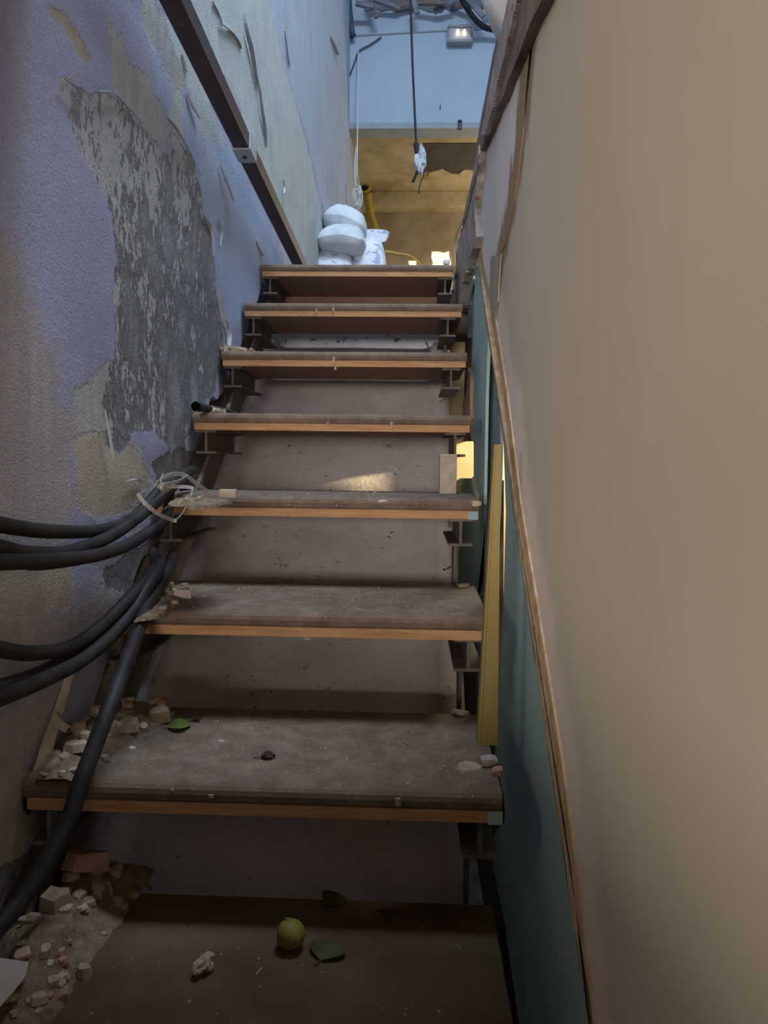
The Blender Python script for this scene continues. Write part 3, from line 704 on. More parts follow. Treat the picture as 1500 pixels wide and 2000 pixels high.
# ------------------------------------------------------------------ cables on the left
def cable(pts, r, label, seed=0, mat='rubber', group='black cables on the left'):
    P = [onX(a, b, x) for a, b, x in pts]
    o = link('power_cable', tube(P, r, 12, 8), M[mat]); return tag(o, label, 'cable', group)
cable([(-120,1000,-.52),(0,1025,-.525),(100,1038,-.53),(200,1035,-.53),(262,1010,-.52),(315,955,-.505),(352,930,-.50),(376,918,-.52)], 0.0108, 'topmost black cable of the upper bundle entering from the left edge')
cable([(-120,1050,-.51),(0,1070,-.51),(60,1082,-.51),(140,1076,-.515),(220,1045,-.515),(290,995,-.505),(326,960,-.495),(356,938,-.50)], 0.0108, 'middle black cable of the upper bundle tied with tape')
cable([(-120,1110,-.50),(0,1098,-.50),(90,1095,-.50),(190,1084,-.50),(262,1058,-.50),(318,1015,-.498),(330,985,-.50),(330,950,-.50)], 0.0108, 'lowest black cable of the upper bundle bending up to the tape')
cable([(-120,1078,-.535),(0,1086,-.53),(70,1100,-.53),(150,1092,-.53)], 0.0108, 'black cable lying behind the upper bundle at the left edge')
cable([(-120,1235,-.52),(0,1268,-.525),(70,1276,-.525),(140,1262,-.525),(200,1220,-.515),(250,1170,-.505),(290,1125,-.505),(305,1100,-.52),(298,1078,-.56)], 0.0108, 'upper black cable of the lower bundle reaching in from the left edge')
cable([(-120,1400,-.50),(0,1362,-.505),(80,1330,-.505),(160,1290,-.505),(220,1240,-.50),(265,1185,-.495),(292,1140,-.49),(312,1108,-.50),(300,1080,-.56)], 0.0112, 'thickest black cable of the lower bundle rising to the second tread')
cable([(-120,1375,-.53),(0,1340,-.53),(80,1312,-.535),(150,1270,-.535),(205,1228,-.53),(255,1180,-.52)], 0.0095, 'thin black cable running behind the lower bundle')
cable([(340,1088,-.52),(326,1115,-.50),(302,1160,-.485),(280,1205,-.475),(262,1255,-.465),(240,1310,-.455),(212,1385,-.45),(180,1470,-.455),(155,1535,-.46),(135,1600,-.465),(95,1680,-.48),(40,1760,-.50),(-40,1850,-.52)], 0.0125, 'black cable dropping across the two lowest treads to the bottom left corner', 0)
# hose stub on the fourth tread
hs = empty('hose_stub', onZ(400, 815, TZ(4))); tag(hs, 'dark hose stub with an open end on the left of the fourth tread', 'hose')
zt = TZ(4)
hp = [onX(384, 794, -.535), onX(400, 797, -.53), onX(420, 800, -.525), onX(440, 804, -.51), onX(462, 812, -.49), onX(478, 818, -.475)]
keep(link('pipe', tube(hp, 0.010, 12, 6, True), M['rubber']), hs)
keep(link('mouth_ring', tube([hp[0] + (hp[0] - hp[1]) * 0.1, hp[0], hp[0].lerp(hp[1], 0.35)], lambda q: 0.0125, 12, 3, True), M['black']), hs)
# pale plastic tape round the upper bundle
tp = empty('plastic_tape', onX(330, 960, -.48)); tag(tp, 'pale plastic tape looped round the upper black cables', 'tape')
for pts, w in [([(268,964,-.50),(285,985,-.485),(310,1004,-.475),(338,1016,-.47),(345,1015,-.465),(358,1000,-.465),(374,962,-.465),(372,952,-.47),(335,950,-.48),(318,945,-.485)], 0.0075),
               ([(305,945,-.49),(330,928,-.485),(352,926,-.48),(368,932,-.475),(388,948,-.47),(406,960,-.465)], 0.0085),
               ([(308,950,-.485),(330,945,-.48),(348,940,-.475),(366,930,-.475)], 0.008),
               ([(318,930,-.50),(314,945,-.483),(322,956,-.48),(338,958,-.49)], 0.012)]:
    keep(link('loop', ribbon([onX(*p) for p in pts], w, 0.0008, (0.2, -0.3, 1), 6, 0.5), M['ribbon']), tp)
# curling skin of plaster at the wall by the first tread
pk_ = [onX(136, 1318, -.565), onX(118, 1380, -.56), onX(98, 1440, -.553), onX(84, 1490, -.55), onX(78, 1515, -.55)]
o = link('curled_plaster', ribbon(pk_, lambda q: 0.012 + 0.012 * q, 0.004, (0.6, 0.5, 0.2), 6, 0.4), M['plaster'], wall_left)
pk_ = [onX(104, 1398, -.56), onX(118, 1415, -.545), onX(132, 1424, -.535)]
o = link('curled_plaster', ribbon(pk_, 0.012, 0.004, (0.2, 0.3, 1), 6), M['plaster'], wall_left)
pipe = [onX(60, 1522, -.56), onX(82, 1512, -.545), onX(104, 1495, -.53), onX(130, 1478, -.52)]
tag(link('conduit_stub', tube(pipe, 0.0095, 10, 5), M['plaster']), 'dusty pale conduit stub at the left end of the second lowest tread', 'conduit')
o = link('wall_hole', prism(rough([onX(a, b, XW + 0.006) for a, b in [(50,1545),(64,1540),(66,1580),(58,1590),(48,1580)]], 0.012, 0.002, 3), (-0.004, 0, 0)), M['black'], wall_left)

# ------------------------------------------------------------------ rubble
def mound(poly, k, hmax, name, label, seed):
    z0 = TZ(k); P = [onZ(a, b, z0) for a, b in poly]
    xs = [p.x for p in P]; ys_ = [p.y for p in P]
    nx, ny = 46, 46; X, Y = np.meshgrid(np.linspace(min(xs), max(xs), nx), np.linspace(min(ys_), max(ys_), ny), indexing='ij')
    sd = seg_sdf(X, Y, [(p.x, p.y) for p in P]) + 0.05 * (fbm(X * 16, Y * 16, 0.7, seed, 4) - 0.55)
    wall = np.clip((-0.30 - X) / 0.26, 0.15, 1)
    H = np.clip(sd / 0.05, 0, 1) ** 0.7 * wall * hmax * (0.35 + 0.65 * fbm(X * 28, Y * 28, 0, seed, 4)) * 1.4
    H = np.where(sd > 0, np.maximum(H, 0.0006), -0.004)
    v = np.stack([X, Y, z0 + H], -1).reshape(-1, 3)
    f = [[i * ny + j, (i + 1) * ny + j, (i + 1) * ny + j + 1, i * ny + j + 1] for i in range(nx - 1) for j in range(ny - 1)
         if max(sd[i, j], sd[i + 1, j], sd[i, j + 1], sd[i + 1, j + 1]) > 0]
    o = link(name, mesh('mound', v, f, False, False), M['rubble']); tag(o, label, 'rubble', None, 'stuff')
    def at(x, y):
        i = int(np.clip(round((x - min(xs)) / (max(xs) - min(xs)) * (nx - 1)), 0, nx - 1)); j = int(np.clip(round((y - min(ys_)) / (max(ys_) - min(ys_)) * (ny - 1)), 0, ny - 1))
        return z0 + max(0.0, float(H[i, j]))
    return at
CH = [0]
def chunk(px, py, k, w, h, label=None, group=None, flat=True, mat='plaster', at=None, rot=None, dep=None, tilt=0.15):
    """w, h: apparent width and height in photo pixels"""
    CH[0] += 1; s = CH[0]; p = onZ(px, py, TZ(k)); sc = p.y / 1500
    sx = w * sc; sz = h * sc; sy = dep if dep else sx * random.uniform(0.7, 1.0)
    me = slab_piece(sx, sy, sz, s, random.choice((7, 8, 9))) if flat else lump(sx, sy, sz, s, 2, 0.45, 0.25)
    o = link('plaster_chunk', me, M[mat]); z = at(p.x, p.y) if at else TZ(k)
    o.location = (p.x, p.y, z - 0.0005); o.rotation_euler = (random.uniform(-tilt, tilt), random.uniform(-tilt, tilt), rot if rot is not None else random.uniform(0, 6))
    tag(o, label, 'rubble', group); return o
def scatter(poly, k, n, lo, hi, label, group, at, seed):
    rnd = random.Random(seed); xs = [p[0] for p in poly]; ys_ = [p[1] for p in poly]; c = 0
    pa_ = [tuple(q) for q in poly]
    while c < n:
        x, y = rnd.uniform(min(xs), max(xs)), rnd.uniform(min(ys_), max(ys_))
        if seg_sdf(np.array([x]), np.array([y]), pa_)[0] < 2: continue
        w = rnd.uniform(lo, hi); c += 1
        chunk(x, y, k, w, w * rnd.uniform(0.25, 0.5), label, group, rnd.random() < 0.6, rnd.choice(('plaster', 'plaster', 'plaster', 'plaster_pink')), at, None, None, 0.3)
# lowest tread
poly = [(0,1850),(60,1790),(150,1700),(230,1690),(300,1705),(262,1760),(235,1810),(190,1880),(120,1960),(60,2050),(-40,2060)]
at0 = mound(poly, 0, 0.050, 'rubble_bed', 'brown rubble dust heaped along the wall on the lowest tread', 1)
scatter(poly, 0, 50, 16, 46, 'loose plaster chunk in the heap along the left of the lowest tread', 'plaster chunks on the lowest tread', at0, 3)
g0 = 'large chunks on the lowest tread'
chunk(165, 1745, 0, 110, 34, 'large flat orange brown slab of rubble leaning at the back of the lowest tread', g0, True, 'plaster_pink', at0, 0.5, None, 0.35)
chunk(110, 1820, 0, 62, 30, 'large oblong tan plaster chunk in the middle of the lowest heap', g0, True, 'plaster', at0, 0.9)
chunk(155, 1798, 0, 34, 18, 'small squarish tan chunk beside the oblong one on the lowest tread', g0, False, 'plaster', at0)
chunk(50, 1838, 0, 34, 20, 'rounded tan chunk against the wall on the lowest tread', g0, False, 'plaster', at0)
chunk(195, 1772, 0, 46, 18, 'flat brown chunk at the right edge of the lowest heap', g0, True, 'rubble', at0)
chunk(85, 1768, 0, 50, 34, 'upright olive brown chunk below the dropping black cable', g0, False, 'rubble', at0)
# first tread
poly = [(72,1528),(95,1470),(140,1425),(225,1385),(300,1370),(345,1385),(330,1415),(270,1440),(235,1460),(200,1500),(140,1530)]
at1 = mound(poly, 1, 0.030, 'rubble_bed', 'brown rubble dust at the left end of the second lowest tread', 2)
scatter(poly, 1, 30, 14, 38, 'loose plaster chunk on the left of the second lowest tread', 'plaster chunks on the second lowest tread', at1, 5)
g1 = 'large chunks on the second lowest tread'
chunk(312, 1410, 1, 56, 22, 'largest pale plaster slab beside the green leaf', g1, True, 'plaster', at1, 0.2)
chunk(318, 1378, 1, 40, 14, 'small plaster slab behind the largest one at the back of the tread', g1, True, 'plaster', at1)
chunk(250, 1436, 1, 60, 16, 'long pale plaster sliver in front of the rubble right of the cable', g1, True, 'plaster', at1, 0.15)
chunk(150, 1450, 1, 52, 30, 'rounded tan plaster lump by the wall left of the cable', g1, False, 'plaster', at1)
chunk(190, 1425, 1, 40, 26, 'tan plaster lump just behind the cable', g1, False, 'plaster', at1)
chunk(150, 1488, 1, 60, 16, 'broad cracked plaster slab left of the cable near the nosing', g1, True, 'plaster', at1, 0.4)
chunk(108, 1502, 1, 44, 14, 'flat plaster slab at the left tip of the nosing', g1, True, 'plaster', at1)
chunk(258, 1462, 1, 18, 4, 'small white flake in front of the long plaster sliver', g1, True, 'paper', None)
# second tread
poly = [(262,1210),(290,1170),(330,1148),(385,1150),(372,1172),(345,1190),(318,1205)]
at2 = mound(poly, 2, 0.022, 'rubble_bed', 'crumbled plaster at the left end of the third lowest tread', 3)
scatter(poly, 2, 14, 10, 22, 'loose plaster crumb on the left of the third lowest tread', 'plaster chunks on the third lowest tread', at2, 6)
chunk(358, 1168, 2, 40, 18, 'pale pointed plaster sliver lying alone on the third lowest tread', None, True, 'paper', None, 0.3)
chunk(330, 1158, 2, 26, 24, 'orange stained plaster lump by the cables on the third lowest tread', None, False, 'plaster_pink', at2)
# third, fourth, fifth and sixth treads
for k, poly, n, hm, nm in [(3, [(338,978),(350,972),(400,970),(452,972),(440,980),(400,984),(345,986)], 16, 0.014, 'fourth lowest'), ]:
    at3 = mound([(335,990),(345,975),(400,973),(450,975),(430,985),(380,990)], k, 0.012, 'rubble_bed', 'crumbled plaster below the tape on the fourth lowest tread', 4)
    scatter([(340,988),(350,975),(440,975),(420,986)], k, 16, 9, 20, 'loose plaster crumb below the tape on the fourth lowest tread', 'plaster chunks on the fourth lowest tread', at3, 8)
def row(k, x0, x1, n, lo, hi, label, group, seed):      # treads at or above the eye: pieces along the front left edge
    rnd = random.Random(seed)
    for i in range(n):
        w = rnd.uniform(lo, hi); px = rnd.uniform(x0, x1); Y = TY(k) + rnd.uniform(0.02, 0.16); p = onY(px, 800, Y); p.x = max(p.x, -0.555)
        CH[0] += 1; sc = Y / 1500
        me = slab_piece(w * sc, w * sc * 0.8, w * sc * rnd.uniform(0.3, 0.6), CH[0]) if rnd.random() < 0.5 else lump(w * sc, w * sc * 0.9, w * sc * 0.6, CH[0], 1, 0.45)
        o = link('plaster_chunk', me, M[rnd.choice(('plaster', 'plaster', 'plaster_pink'))]); o.location = (p.x, Y, TZ(k) - 0.0005); o.rotation_euler = (0, 0, rnd.uniform(0, 6)); tag(o, label, 'rubble', group)
row(4, 366, 442, 16, 14, 28, 'loose plaster crumb under the hose stub on the fourth tread', 'plaster chunks under the hose stub', 31)
row(5, 428, 495, 9, 12, 24, 'loose plaster crumb on the left end of the fifth tread', 'plaster chunks on the fifth tread', 32)
row(6, 520, 552, 4, 10, 18, 'white plaster crumb near the left end of the sixth tread', 'plaster chunks on the sixth tread', 33)
Y = TY(5) + 0.06; p = onY(455, 690, Y)
o = tag(link('plaster_chunk', lump(0.105, 0.06, 0.026, 77, 2, 0.4, 0.2), M['plaster']), 'long pale plaster lump on the left end of the fifth tread', 'rubble'); o.location = (p.x, Y, TZ(5) - 0.001)
Y = TY(4) + 0.05; p = onY(427, 808, Y)
o = tag(link('brick_piece', lump(0.026, 0.024, 0.016, 78, 2, 0.4, 0.2), M['plaster_pink']), 'pink brick piece beside the hose stub on the fourth tread', 'rubble'); o.location = (p.x, Y, TZ(4) - 0.001)
Y = TY(4) + 0.12; p = onY(378, 797, Y)
o = tag(link('plaster_chunk', slab_piece(0.035, 0.03, 0.026, 79), M['plaster']), 'pale plaster slab behind the open end of the hose stub', 'rubble'); o.location = (-0.552, Y, TZ(4) - 0.001)
# wood block and standing concrete block on the third tread
p = onZ(446, 972, TZ(3))
o = tag(link('wood_block', box(-0.017, 0.017, -0.012, 0.012, 0, 0.017, 0.0015), M['block_wood']), 'small pale rectangular block on the fourth lowest tread', 'block'); o.location = p; o.rotation_euler = (0, 0, 0.08)
yk = TY(3) + DEP - 0.06; p = onY(874, 945, yk)
o = tag(link('concrete_block', box(-0.021, 0.021, -0.03, 0.03, 0, 0.098, 0.003), M['concrete_block']), 'upright pale concrete block standing beside the bright hole', 'block'); o.location = (p.x, yk, TZ(3) - 0.0005)
# plaster clump at right end of treads
atr = None
chunk(955, 1495, 1, 46, 26, 'grey plaster clump at the foot of the ochre post', None, False, 'masonry', None, 0.2)
chunk(972, 1512, 1, 30, 20, 'reddish mortar lump between the ochre post and cyan board', None, False, 'plaster_pink', None)
chunk(918, 1500, 1, 58, 6, 'flat plaster smear left of the ochre post foot', None, True, 'plaster', None, 2.6)
chunk(900, 1393, 1, 44, 5, 'thin plaster flake at the back right corner of the second lowest tread', None, True, 'plaster', None, 0.1)
chunk(930, 988, 3, 24, 14, 'small plaster clump at the right end of the fourth lowest tread', None, False, 'plaster', None)
chunk(905, 1146, 2, 26, 9, 'orange mortar crumb at the back right corner of the third lowest tread', None, False, 'plaster_pink', None)
Y = TY(7) + 0.03; p = onY(872, 515, Y)
o = tag(link('plaster_chunk', lump(0.030, 0.024, 0.024, 91, 2, 0.4), M['sack']), 'white plaster lump at the right end of the topmost tread', 'rubble'); o.location = (p.x, Y, TZ(7) - 0.0005)

# crumbs: too small to tell apart
def crumbs(k, x0, x1, n, seed, label):
    rnd = random.Random(seed); v, f = [], []
    for i in range(n):
        x, y = rnd.uniform(x0, x1), TY(k) + 0.015 + rnd.random() ** 1.0 * 0.28; z = TZ(k) - 0.0003; r = rnd.uniform(0.0006, 0.0022) * (1.8 if rnd.random() < 0.06 else 1)
        a = rnd.uniform(0, 6); b = len(v)
        for j in range(4):
            q = a + j * math.pi / 2 + rnd.uniform(-.4, .4); v.append((x + r * math.cos(q), y + r * math.sin(q), z))
        v.append((x, y, z + r * 0.9)); f += [[b, b + 1, b + 4], [b + 1, b + 2, b + 4], [b + 2, b + 3, b + 4], [b + 3, b, b + 4], [b + 3, b + 2, b + 1, b]]
    o = link('crumbs', mesh('crumbs', v, f, False, False), M['plaster']); return tag(o, label, 'crumbs', None, 'stuff')
for k, n, nm in ((0, 110, 'lowest tread'), (1, 420, 'second lowest tread'), (2, 260, 'third lowest tread'), (3, 120, 'fourth lowest tread')):
    crumbs(k, -0.52, XR[k] - 0.02, n, 50 + k, 'fine plaster crumbs strewn over the ' + nm)

# ------------------------------------------------------------------ litter
def leaf(px, py, k, w, h, mat, label, rot=0.0, at=None):
    p = onZ(px, py, TZ(k)); sc = p.y / 1500; L, Wd = w * sc, h * sc
    n = 12; v, f = [], []
    for i in range(n + 1):
        q = i / n; x = (q - 0.5) * L; ww = Wd / 2 * math.sin(math.pi * min(max(q, 0.02), 0.98)) ** 0.7
        zb_ = 0.004 * math.sin(math.pi * q)
        for s, hz in ((-1, 0.004), (0, 0.0005), (1, 0.004)): v.append((x, s * ww, zb_ + hz * abs(s) + 0.0006))
    for i in range(n):
        for j in range(2): f.append([3 * i + j, 3 * i + j + 1, 3 * i + 4 + j, 3 * i + 3 + j])
    o = empty('fallen_leaf', (p.x, p.y, (at(p.x, p.y) if at else TZ(k)) + 0.0004)); o.rotation_euler = (0, 0, rot)
    bl = link('blade', mesh('leaf', v, f, True, False), M[mat], o); m_ = bl.modifiers.new('t', 'SOLIDIFY'); m_.thickness = 0.0008; m_.offset = 1
    link('stalk', tube([(-L / 2 + 0.001, 0, 0.0018), (-L / 2 - 0.006, 0.001, 0.0016), (-L / 2 - 0.012, 0.003, 0.0012)], 0.0008, 6, 3), M[mat], o)
    return tag(o, label, 'leaf')
leaf(350, 1422, 1, 44, 62, 'leaf', 'bright green leaf beside the pale plaster slab', 0.35)
leaf(384, 1408, 1, 14, 24, 'leaf_brown', 'tiny black brown leaf right of the bright green leaf', 0.8)
leaf(524, 1481, 1, 28, 22, 'leaf_brown', 'curled brown leaf in the middle of the second lowest tread', 0.3)
leaf(652, 1762, 0, 46, 60, 'leaf_dark', 'dark olive leaf near the back of the lowest tread', 0.9)
leaf(640, 1862, 0, 60, 80, 'leaf_dark', 'dim brownish leaf in front of the olive one on the lowest tread', 1.2)
leaf(760, 1790, 0, 26, 46, 'leaf_brown', 'dark brown leaf right of centre on the lowest tread', 1.5)
lime = empty('lime', onZ(568, 1852, TZ(0))); tag(lime, 'small yellow green lime lying on the lowest tread', 'fruit')
p = lime.location; r = 30 / 1500 * p.y
keep(link('flesh', (lambda m: m)(lump(2 * r, 2 * r, 2.0 * r, 3, 3, 0.10, 0, True)), M['lime']), lime).location = p
o = keep(link('calyx', lump(0.022, 0.016, 0.006, 4, 2, 0.5), M['leaf']), lime); o.location = p + Vector((0.001, 0.006, 2 * r - 0.008)); o.rotation_euler = (-0.5, 0.2, 0)
o = keep(link('stalk', tube([p + Vector((0.002, 0.008, 2 * r - 0.004)), p + Vector((0.004, 0.012, 2 * r + 0.004)), p + Vector((0.008, 0.016, 2 * r + 0.010))], 0.0012, 6, 3), M['leaf_brown']), lime)
# crumpled paper, paper sheet, sticks
p = onZ(400, 1898, TZ(0)); o = tag(link('crumpled_paper', lump(0.024, 0.030, 0.018, 6, 3, 0.9), M['plaster']), 'small crumpled pale paper on the lowest tread', 'paper'); o.location = p - Vector((0, 0, 0.0005))
pts = [(-60,1880),(0,1882),(56,1876),(50,1900),(22,1935),(0,1960),(-60,1975)]
P = [onZ(a, b, TZ(0) + 0.052) for a, b in pts]
v = []; n = len(P)
for q in P: v.append(q + Vector((0, 0, 0.006 * math.sin(q.x * 60))))
o = tag(link('paper_scrap', prism(v, (0, 0, 0.0015)), M['paper']), 'torn grey paper scrap on the rubble in the bottom left corner', 'paper')
for (a, b, c, d, k, lab) in [(785,1447,800,1456,1,'thin pale splinter on the second lowest tread'), (500,1905,512,1890,0,'thin pale splinter beside the crumpled paper')]:
    P0, P1 = onZ(a, b, TZ(k) + 0.001), onZ(c, d, TZ(k) + 0.001)
    tag(link('splinter', tube([P0, P0.lerp(P1, .5) + Vector((0, 0, .0005)), P1], 0.001, 5, 3), M['plaster']), lab, 'splinter')
chunk(432, 1448, 1, 16, 3, 'small white flake in the middle of the second lowest tread', None, True, 'paper')
chunk(746, 979, 3, 20, 3, 'white flake at the middle of the fourth lowest tread', None, True, 'paper')
p = onX(0, 0, 1)

# ------------------------------------------------------------------ landing: sacks
def sack(px, py, Y, w, h, dep, mat, label, seed, rot=0.0, ear=None, sag=0.0):
    c = onY(px, py, Y); sc = Y / 1500; W_, H_ = w * sc, h * sc
    n = 30; g = np.linspace(-1, 1, n); U, Vv = np.meshgrid(g, g, indexing='ij')
    T = np.clip(1 - np.abs(U) ** 3.2, 0, 1) ** 0.55 * np.clip(1 - np.abs(Vv) ** 3.2, 0, 1) ** 0.55
    pinch = 1 - 0.10 * (U ** 2) * (Vv ** 2)
    wr = fbm(U * 1.6 + seed * 3.3, Vv * 1.6, 0.3, seed, 4) - 0.5
    cr = np.abs(np.sin(4.2 * U + 2.6 * Vv + 5 * fbm(U * 1.3, Vv * 1.3, seed, seed, 3)))
    top = T * (1 + 0.42 * wr) + 0.03 * (cr ** 3 - 0.4) * np.minimum(T * 3, 1)
    bot = -T * (0.85 + 0.3 * wr)
    X_, Y_ = U * pinch * W_ / 2, Vv * pinch * dep / 2
    rim = 0.12 * (fbm(U * 2.5, Vv * 2.5, seed * 1.7, seed, 3) - 0.5) * (1 - T)
    co = [np.stack([X_, Y_, (a + rim) * H_ / 2 - sag * U ** 2], -1).reshape(-1, 3) for a in (top, bot)]
    vv = np.concatenate(co); N = n * n; ff = []
    for a in range(n - 1):
        for b in range(n - 1):
            q = [a * n + b, (a + 1) * n + b, (a + 1) * n + b + 1, a * n + b + 1]; ff += [q, [N + k for k in reversed(q)]]
    me = mesh('sack', vv, ff, True)
    root = empty('rubble_sack', c); root.rotation_euler = (0, rot, 0); tag(root, label, 'sack', 'white rubble sacks on the landing')
    link('bag', me, mat, root)
    if ear:
        ex, ez, el, er = ear
        v = tube([(ex * sc, -dep * 0.42, ez * sc), (ex * sc + el * sc * 0.5, -dep * 0.47, ez * sc + er * sc * .5), (ex * sc + el * sc, -dep * 0.46, ez * sc + er * sc)], lambda q: (0.006 + 0.022 * q), 10, 5)
        link('tied_neck', v, mat, root)
    return root
SY = 4.75
for i, (px, hz) in enumerate([(655, 0), (725, 0)]):
    pass
sack(655, 636, SY + .05, 86, 92, 0.42, M['sack_print'], 'printed white sack standing lowest at the left of the pile', 40)
sack(728, 636, SY, 74, 92, 0.40, M['sack_print'], 'printed white sack standing lowest at the right of the pile', 41)
sack(656, 543, SY - .02, 80, 112, 0.42, M['sack_print'], 'printed white sack under the grey one at the left of the pile', 11)
sack(722, 532, SY, 66, 126, 0.36, M['sack_print'], 'crumpled printed sack at the right of the pile just above the tread', 12)
sack(670, 478, SY - .10, 94, 62, 0.40, M['sack'], 'plump grey white sack in the middle of the pile', 13, 0.05, None, 0.02)
sack(676, 440, SY + .06, 84, 58, 0.36, M['sack'], 'topmost slumped white sack on the pile', 14, 0.26, None, 0.02)
sack(650, 448, SY + .26, 36, 50, 0.20, M['sack_green'], 'green tinted sack peeking out at the wall behind the pile', 15)
# flat sack draped at the right
fl = [onY(a, b, SY + .1) for a, b in [(706,446),(728,448),(756,450),(761,456),(752,470),(738,478),(716,472)]]
bmv = rough(fl, 0.03, 0.006, 6, (0, 2))
tag(link('folded_sack', prism(bmv, (0, 0.06, 0)), M['sack_print']), 'folded printed sack sticking out at the right of the pile', 'sack', 'white rubble sacks on the landing')
# yellow cord across the landing to the bright holes
P = [onY(a, b, y) for a, b, y in [(744,494,4.76),(756,492,5.2),(775,495,5.6),(795,498,6.0),(805,503,6.6),(818,513,7.6),(822,524,8.22)]]
tag(link('extension_cable', tube(P, 0.010, 8, 6), M['yellow_hose']), 'yellow cable stretched from the sacks towards the bright hole', 'cable')

# ------------------------------------------------------------------ far room things
hz = empty('yellow_hose', onY(713, 366, 7.9)); tag(hz, 'yellow hose with a round open mouth hanging by the far left wall', 'hose')
cm = onY(712, 366, 7.85)
v, f = [], []; ns, nr = 24, 10
for i in range(ns):
    a = 2 * math.pi * i / ns
    for j in range(nr):
        b = 2 * math.pi * j / nr; R_ = 0.050 + 0.016 * math.cos(b); v.append((cm.x + R_ * math.cos(a), cm.y + 0.016 * math.sin(b), cm.z + R_ * math.sin(a) * 0.85))
for i in range(ns):
    for j in range(nr): f.append([i * nr + j, ((i + 1) % ns) * nr + j, ((i + 1) % ns) * nr + (j + 1) % nr, i * nr + (j + 1) % nr])
keep(link('mouth_ring', mesh('ring', v, f, True), M['yellow_hose']), hz)
cv = [(cm.x + 0.05 * math.cos(2 * math.pi * i / 20), cm.y + 0.03, cm.z + 0.045 * math.sin(2 * math.pi * i / 20)) for i in range(20)]
keep(link('mouth_inside', prism(cv, (0, 0.02, 0)), M['black']), hz)
pp = [cm + Vector((0.03, 0.03, -0.05)), onY(720, 395, 7.9), onY(724, 420, 7.9), onY(732, 445, 7.9), onY(735, 480, 7.9), onY(735, 530, 7.9)]
keep(link('hose_body', tube(pp, lambda q: 0.040 - 0.008 * q + 0.004 * math.sin(q * 160), 12, 14), M['yellow_hose']), hz)
pp = [onY(716, 372, 7.95), onY(716, 345, 7.97), onY(715, 300, 7.98), onY(714, 265, 7.98)]
for i, (xx, lab, mt, rr) in enumerate([(708, 'pale upright pipe behind the yellow hose mouth', 'cream', 0.030), (722, 'dark upright pipe right of the pale one in the far corner', 'bare_void', 0.036)]):
    a, b = onY(xx, 270, 8.0 + .02 * i), onY(xx, 352 - 14 * i, 8.0 + .02 * i)
    tag(link('drain_pipe', tube([Vector((a.x, a.y, ZC + 2.735)), a.lerp(b, .5), b], rr, 12, 4), M[mt]), lab, 'pipe')
# white cord with a coil
wc = empty('white_cord', onY(698, 360, 6.3)); tag(wc, 'thin white cord hanging with a coil near the far left corner', 'cord')
keep(link('strand', tube([onY(700, 100, 6.46), onY(699, 180, 6.4), onY(698, 280, 6.35), onY(697, 350, 6.3)], 0.0055, 6, 5), M['white_plastic']), wc)
keep(link('strand', tube([onY(696, 285, 6.36), onY(693, 330, 6.33), onY(695, 365, 6.3)], 0.0055, 6, 5), M['white_plastic']), wc)
rnd = random.Random(5)
for i in range(4):
    cp = [onY(698 + (6 + i * 1.6) * math.cos(a_ + i) * 0.9 + 2 * math.sin(a_), 385 + (17 + 2 * i) * math.sin(a_), 6.28 + 0.02 * i) for a_ in np.linspace(0, 2 * math.pi, 10)]
    keep(link('coil', tube(cp, 0.0055, 6, 4), M['white_plastic']), wc)
# cables on the back wall
for P, lab, r in [([(745,72),(722,88),(702,99),(694,118),(684,145)], 'thin grey wire trailing down the back wall beside the corner', 0.006), ([(650,8),(662,40),(676,62),(688,76)], 'thin wire running down the left wall into the back corner', 0.006)]:
    tag(link('wall_wire', tube([onY(a, b, 6.48) for a, b in P], r, 6, 5), M['socket']), lab, 'wire')
tag(link('corner_pipe', tube([onY(681, -12, 6.42), onY(684, 30, 6.42), onY(688, 62, 6.42), onY(691, 70, 6.44)], 0.022, 10, 4), M['socket']), 'dull blue pipe in the upper left corner of the back wall', 'pipe')
tag(link('ceiling_cable', tube([onY(900, -5, 6.2), onY(912, 16, 6.25), onY(928, 38, 6.3), onY(948, 54, 6.38), onY(985, 62, 6.4)], 0.022, 10, 6), M['black']), 'thick black cable sagging from the ceiling above the emergency lamp', 'cable')
# socket and small screw on the back wall
so = empty('wall_socket', onY(898, 245, 6.49)); tag(so, 'small dark blue fitting low on the pale back wall', 'fitting')
p = so.location; keep(link('plate', box(p.x - 0.018, p.x + 0.018, 6.47, 6.50, p.z - 0.036, p.z + 0.036, 0.006), M['socket']), so)
keep(link('cap', box(p.x - 0.012, p.x + 0.012, 6.462, 6.475, p.z + 0.018, p.z + 0.034, 0.003), M['black']), so)
p = onY(860, 209, 6.494); o = link('nail', box(p.x - .004, p.x + .004, 6.485, 6.505, p.z - .016, p.z + .016, .002), M['socket'], wall_back)
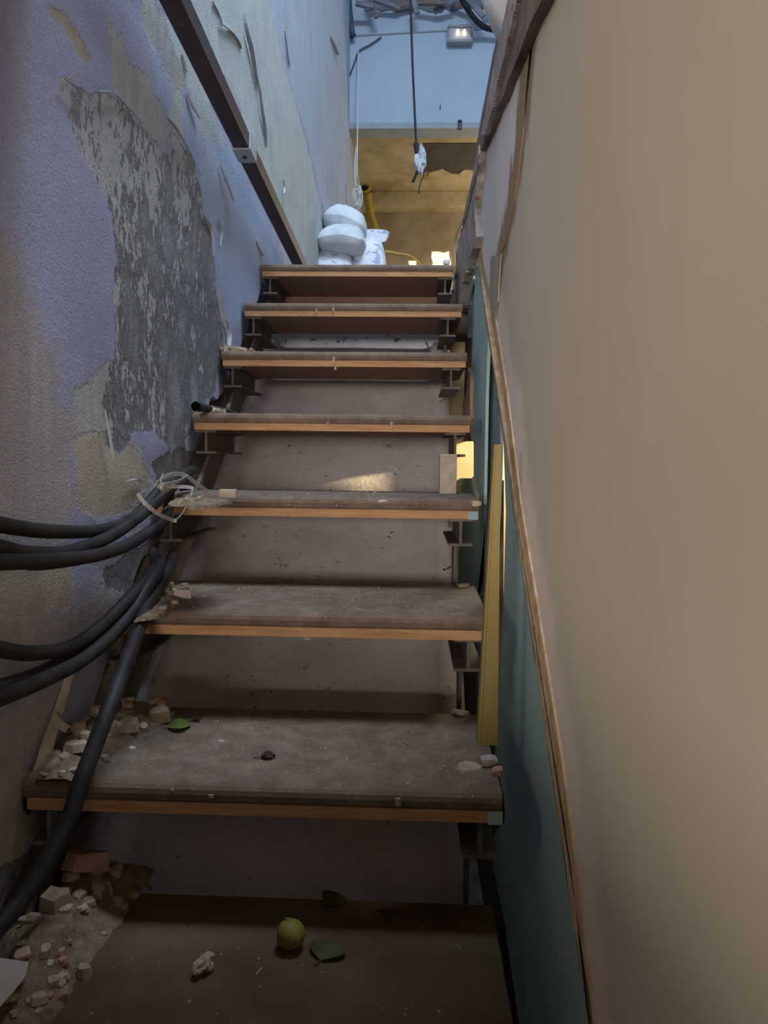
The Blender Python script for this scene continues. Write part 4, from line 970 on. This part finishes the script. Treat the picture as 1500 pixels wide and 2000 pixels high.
# emergency lamp
el = empty('emergency_lamp', onY(898, 72, 6.48)); tag(el, 'emergency light with two glowing bulbs on the back wall', 'lamp')
p = el.location
keep(link('back_box', box(p.x - 0.105, p.x + 0.105, 6.45, 6.50, p.z - 0.065, p.z + 0.065, 0.012), M['lintel']), el)
keep(link('reflector', box(p.x - 0.090, p.x + 0.090, 6.435, 6.452, p.z - 0.048, p.z + 0.048, 0.008), M['bright_steel']), el)
for sx in (-0.020, 0.034):
    keep(link('bulb', tube([(p.x + sx, 6.42, p.z - 0.022), (p.x + sx, 6.418, p.z), (p.x + sx, 6.42, p.z + 0.026)], lambda q: 0.004 + 0.008 * math.sin(math.pi * min(max(q, .05), .95)), 10, 5), M['lamp_glow']), el)
keep(link('frame', tube([(p.x - .10, 6.43, p.z - .06), (p.x + .10, 6.43, p.z - .06)], 0.007, 8, 2), M['lintel']), el)
keep(link('frame', tube([(p.x - .10, 6.43, p.z + .06), (p.x + .10, 6.43, p.z + .06)], 0.007, 8, 2), M['lintel']), el)

# hanging cable with a bulb holder wrapped in plastic
hl = empty('hanging_lamp', onY(812, 280, 5.2)); tag(hl, 'black flex hanging from the ceiling with a plastic wrapped bulb', 'lamp')
keep(link('flex', tube([onY(800, -60, 5.2), onY(803, 40, 5.2), onY(806, 130, 5.2), onY(810, 220, 5.2), onY(813, 284, 5.2)], 0.0075, 8, 6), M['black']), hl)
c = onY(820, 315, 5.2)
keep(link('lamp_holder', tube([onY(812, 280, 5.2), onY(814, 292, 5.2), onY(816, 300, 5.2)], 0.018, 10, 4), M['black']), hl)
wr = keep(link('plastic_wrap', lump(0.075, 0.075, 0.165, 8, 4, 0.75), M['sheet']), hl); wr.location = c - Vector((0, 0, 0.085)); 
keep(link('loose_wire', tube([onY(815, 334, 5.2), onY(811, 345, 5.2), onY(806, 356, 5.2)], 0.010, 6, 4), M['black']), hl)
keep(link('loose_wire', tube([onY(826, 330, 5.2), onY(828, 342, 5.2), onY(821, 358, 5.2), onY(818, 378, 5.2)], 0.004, 6, 4), M['black']), hl)

# white plastic sheet bundle over the edge of the upper floor
o = tag(link('plastic_bundle', lump(0.17, 0.22, 0.27, 17, 4, 0.30, 0, True), M['sheet']), 'crumpled white plastic bundle on the edge of the upper floor', 'bundle')
o.location = (0.205, 1.54, ZC + 0.80)
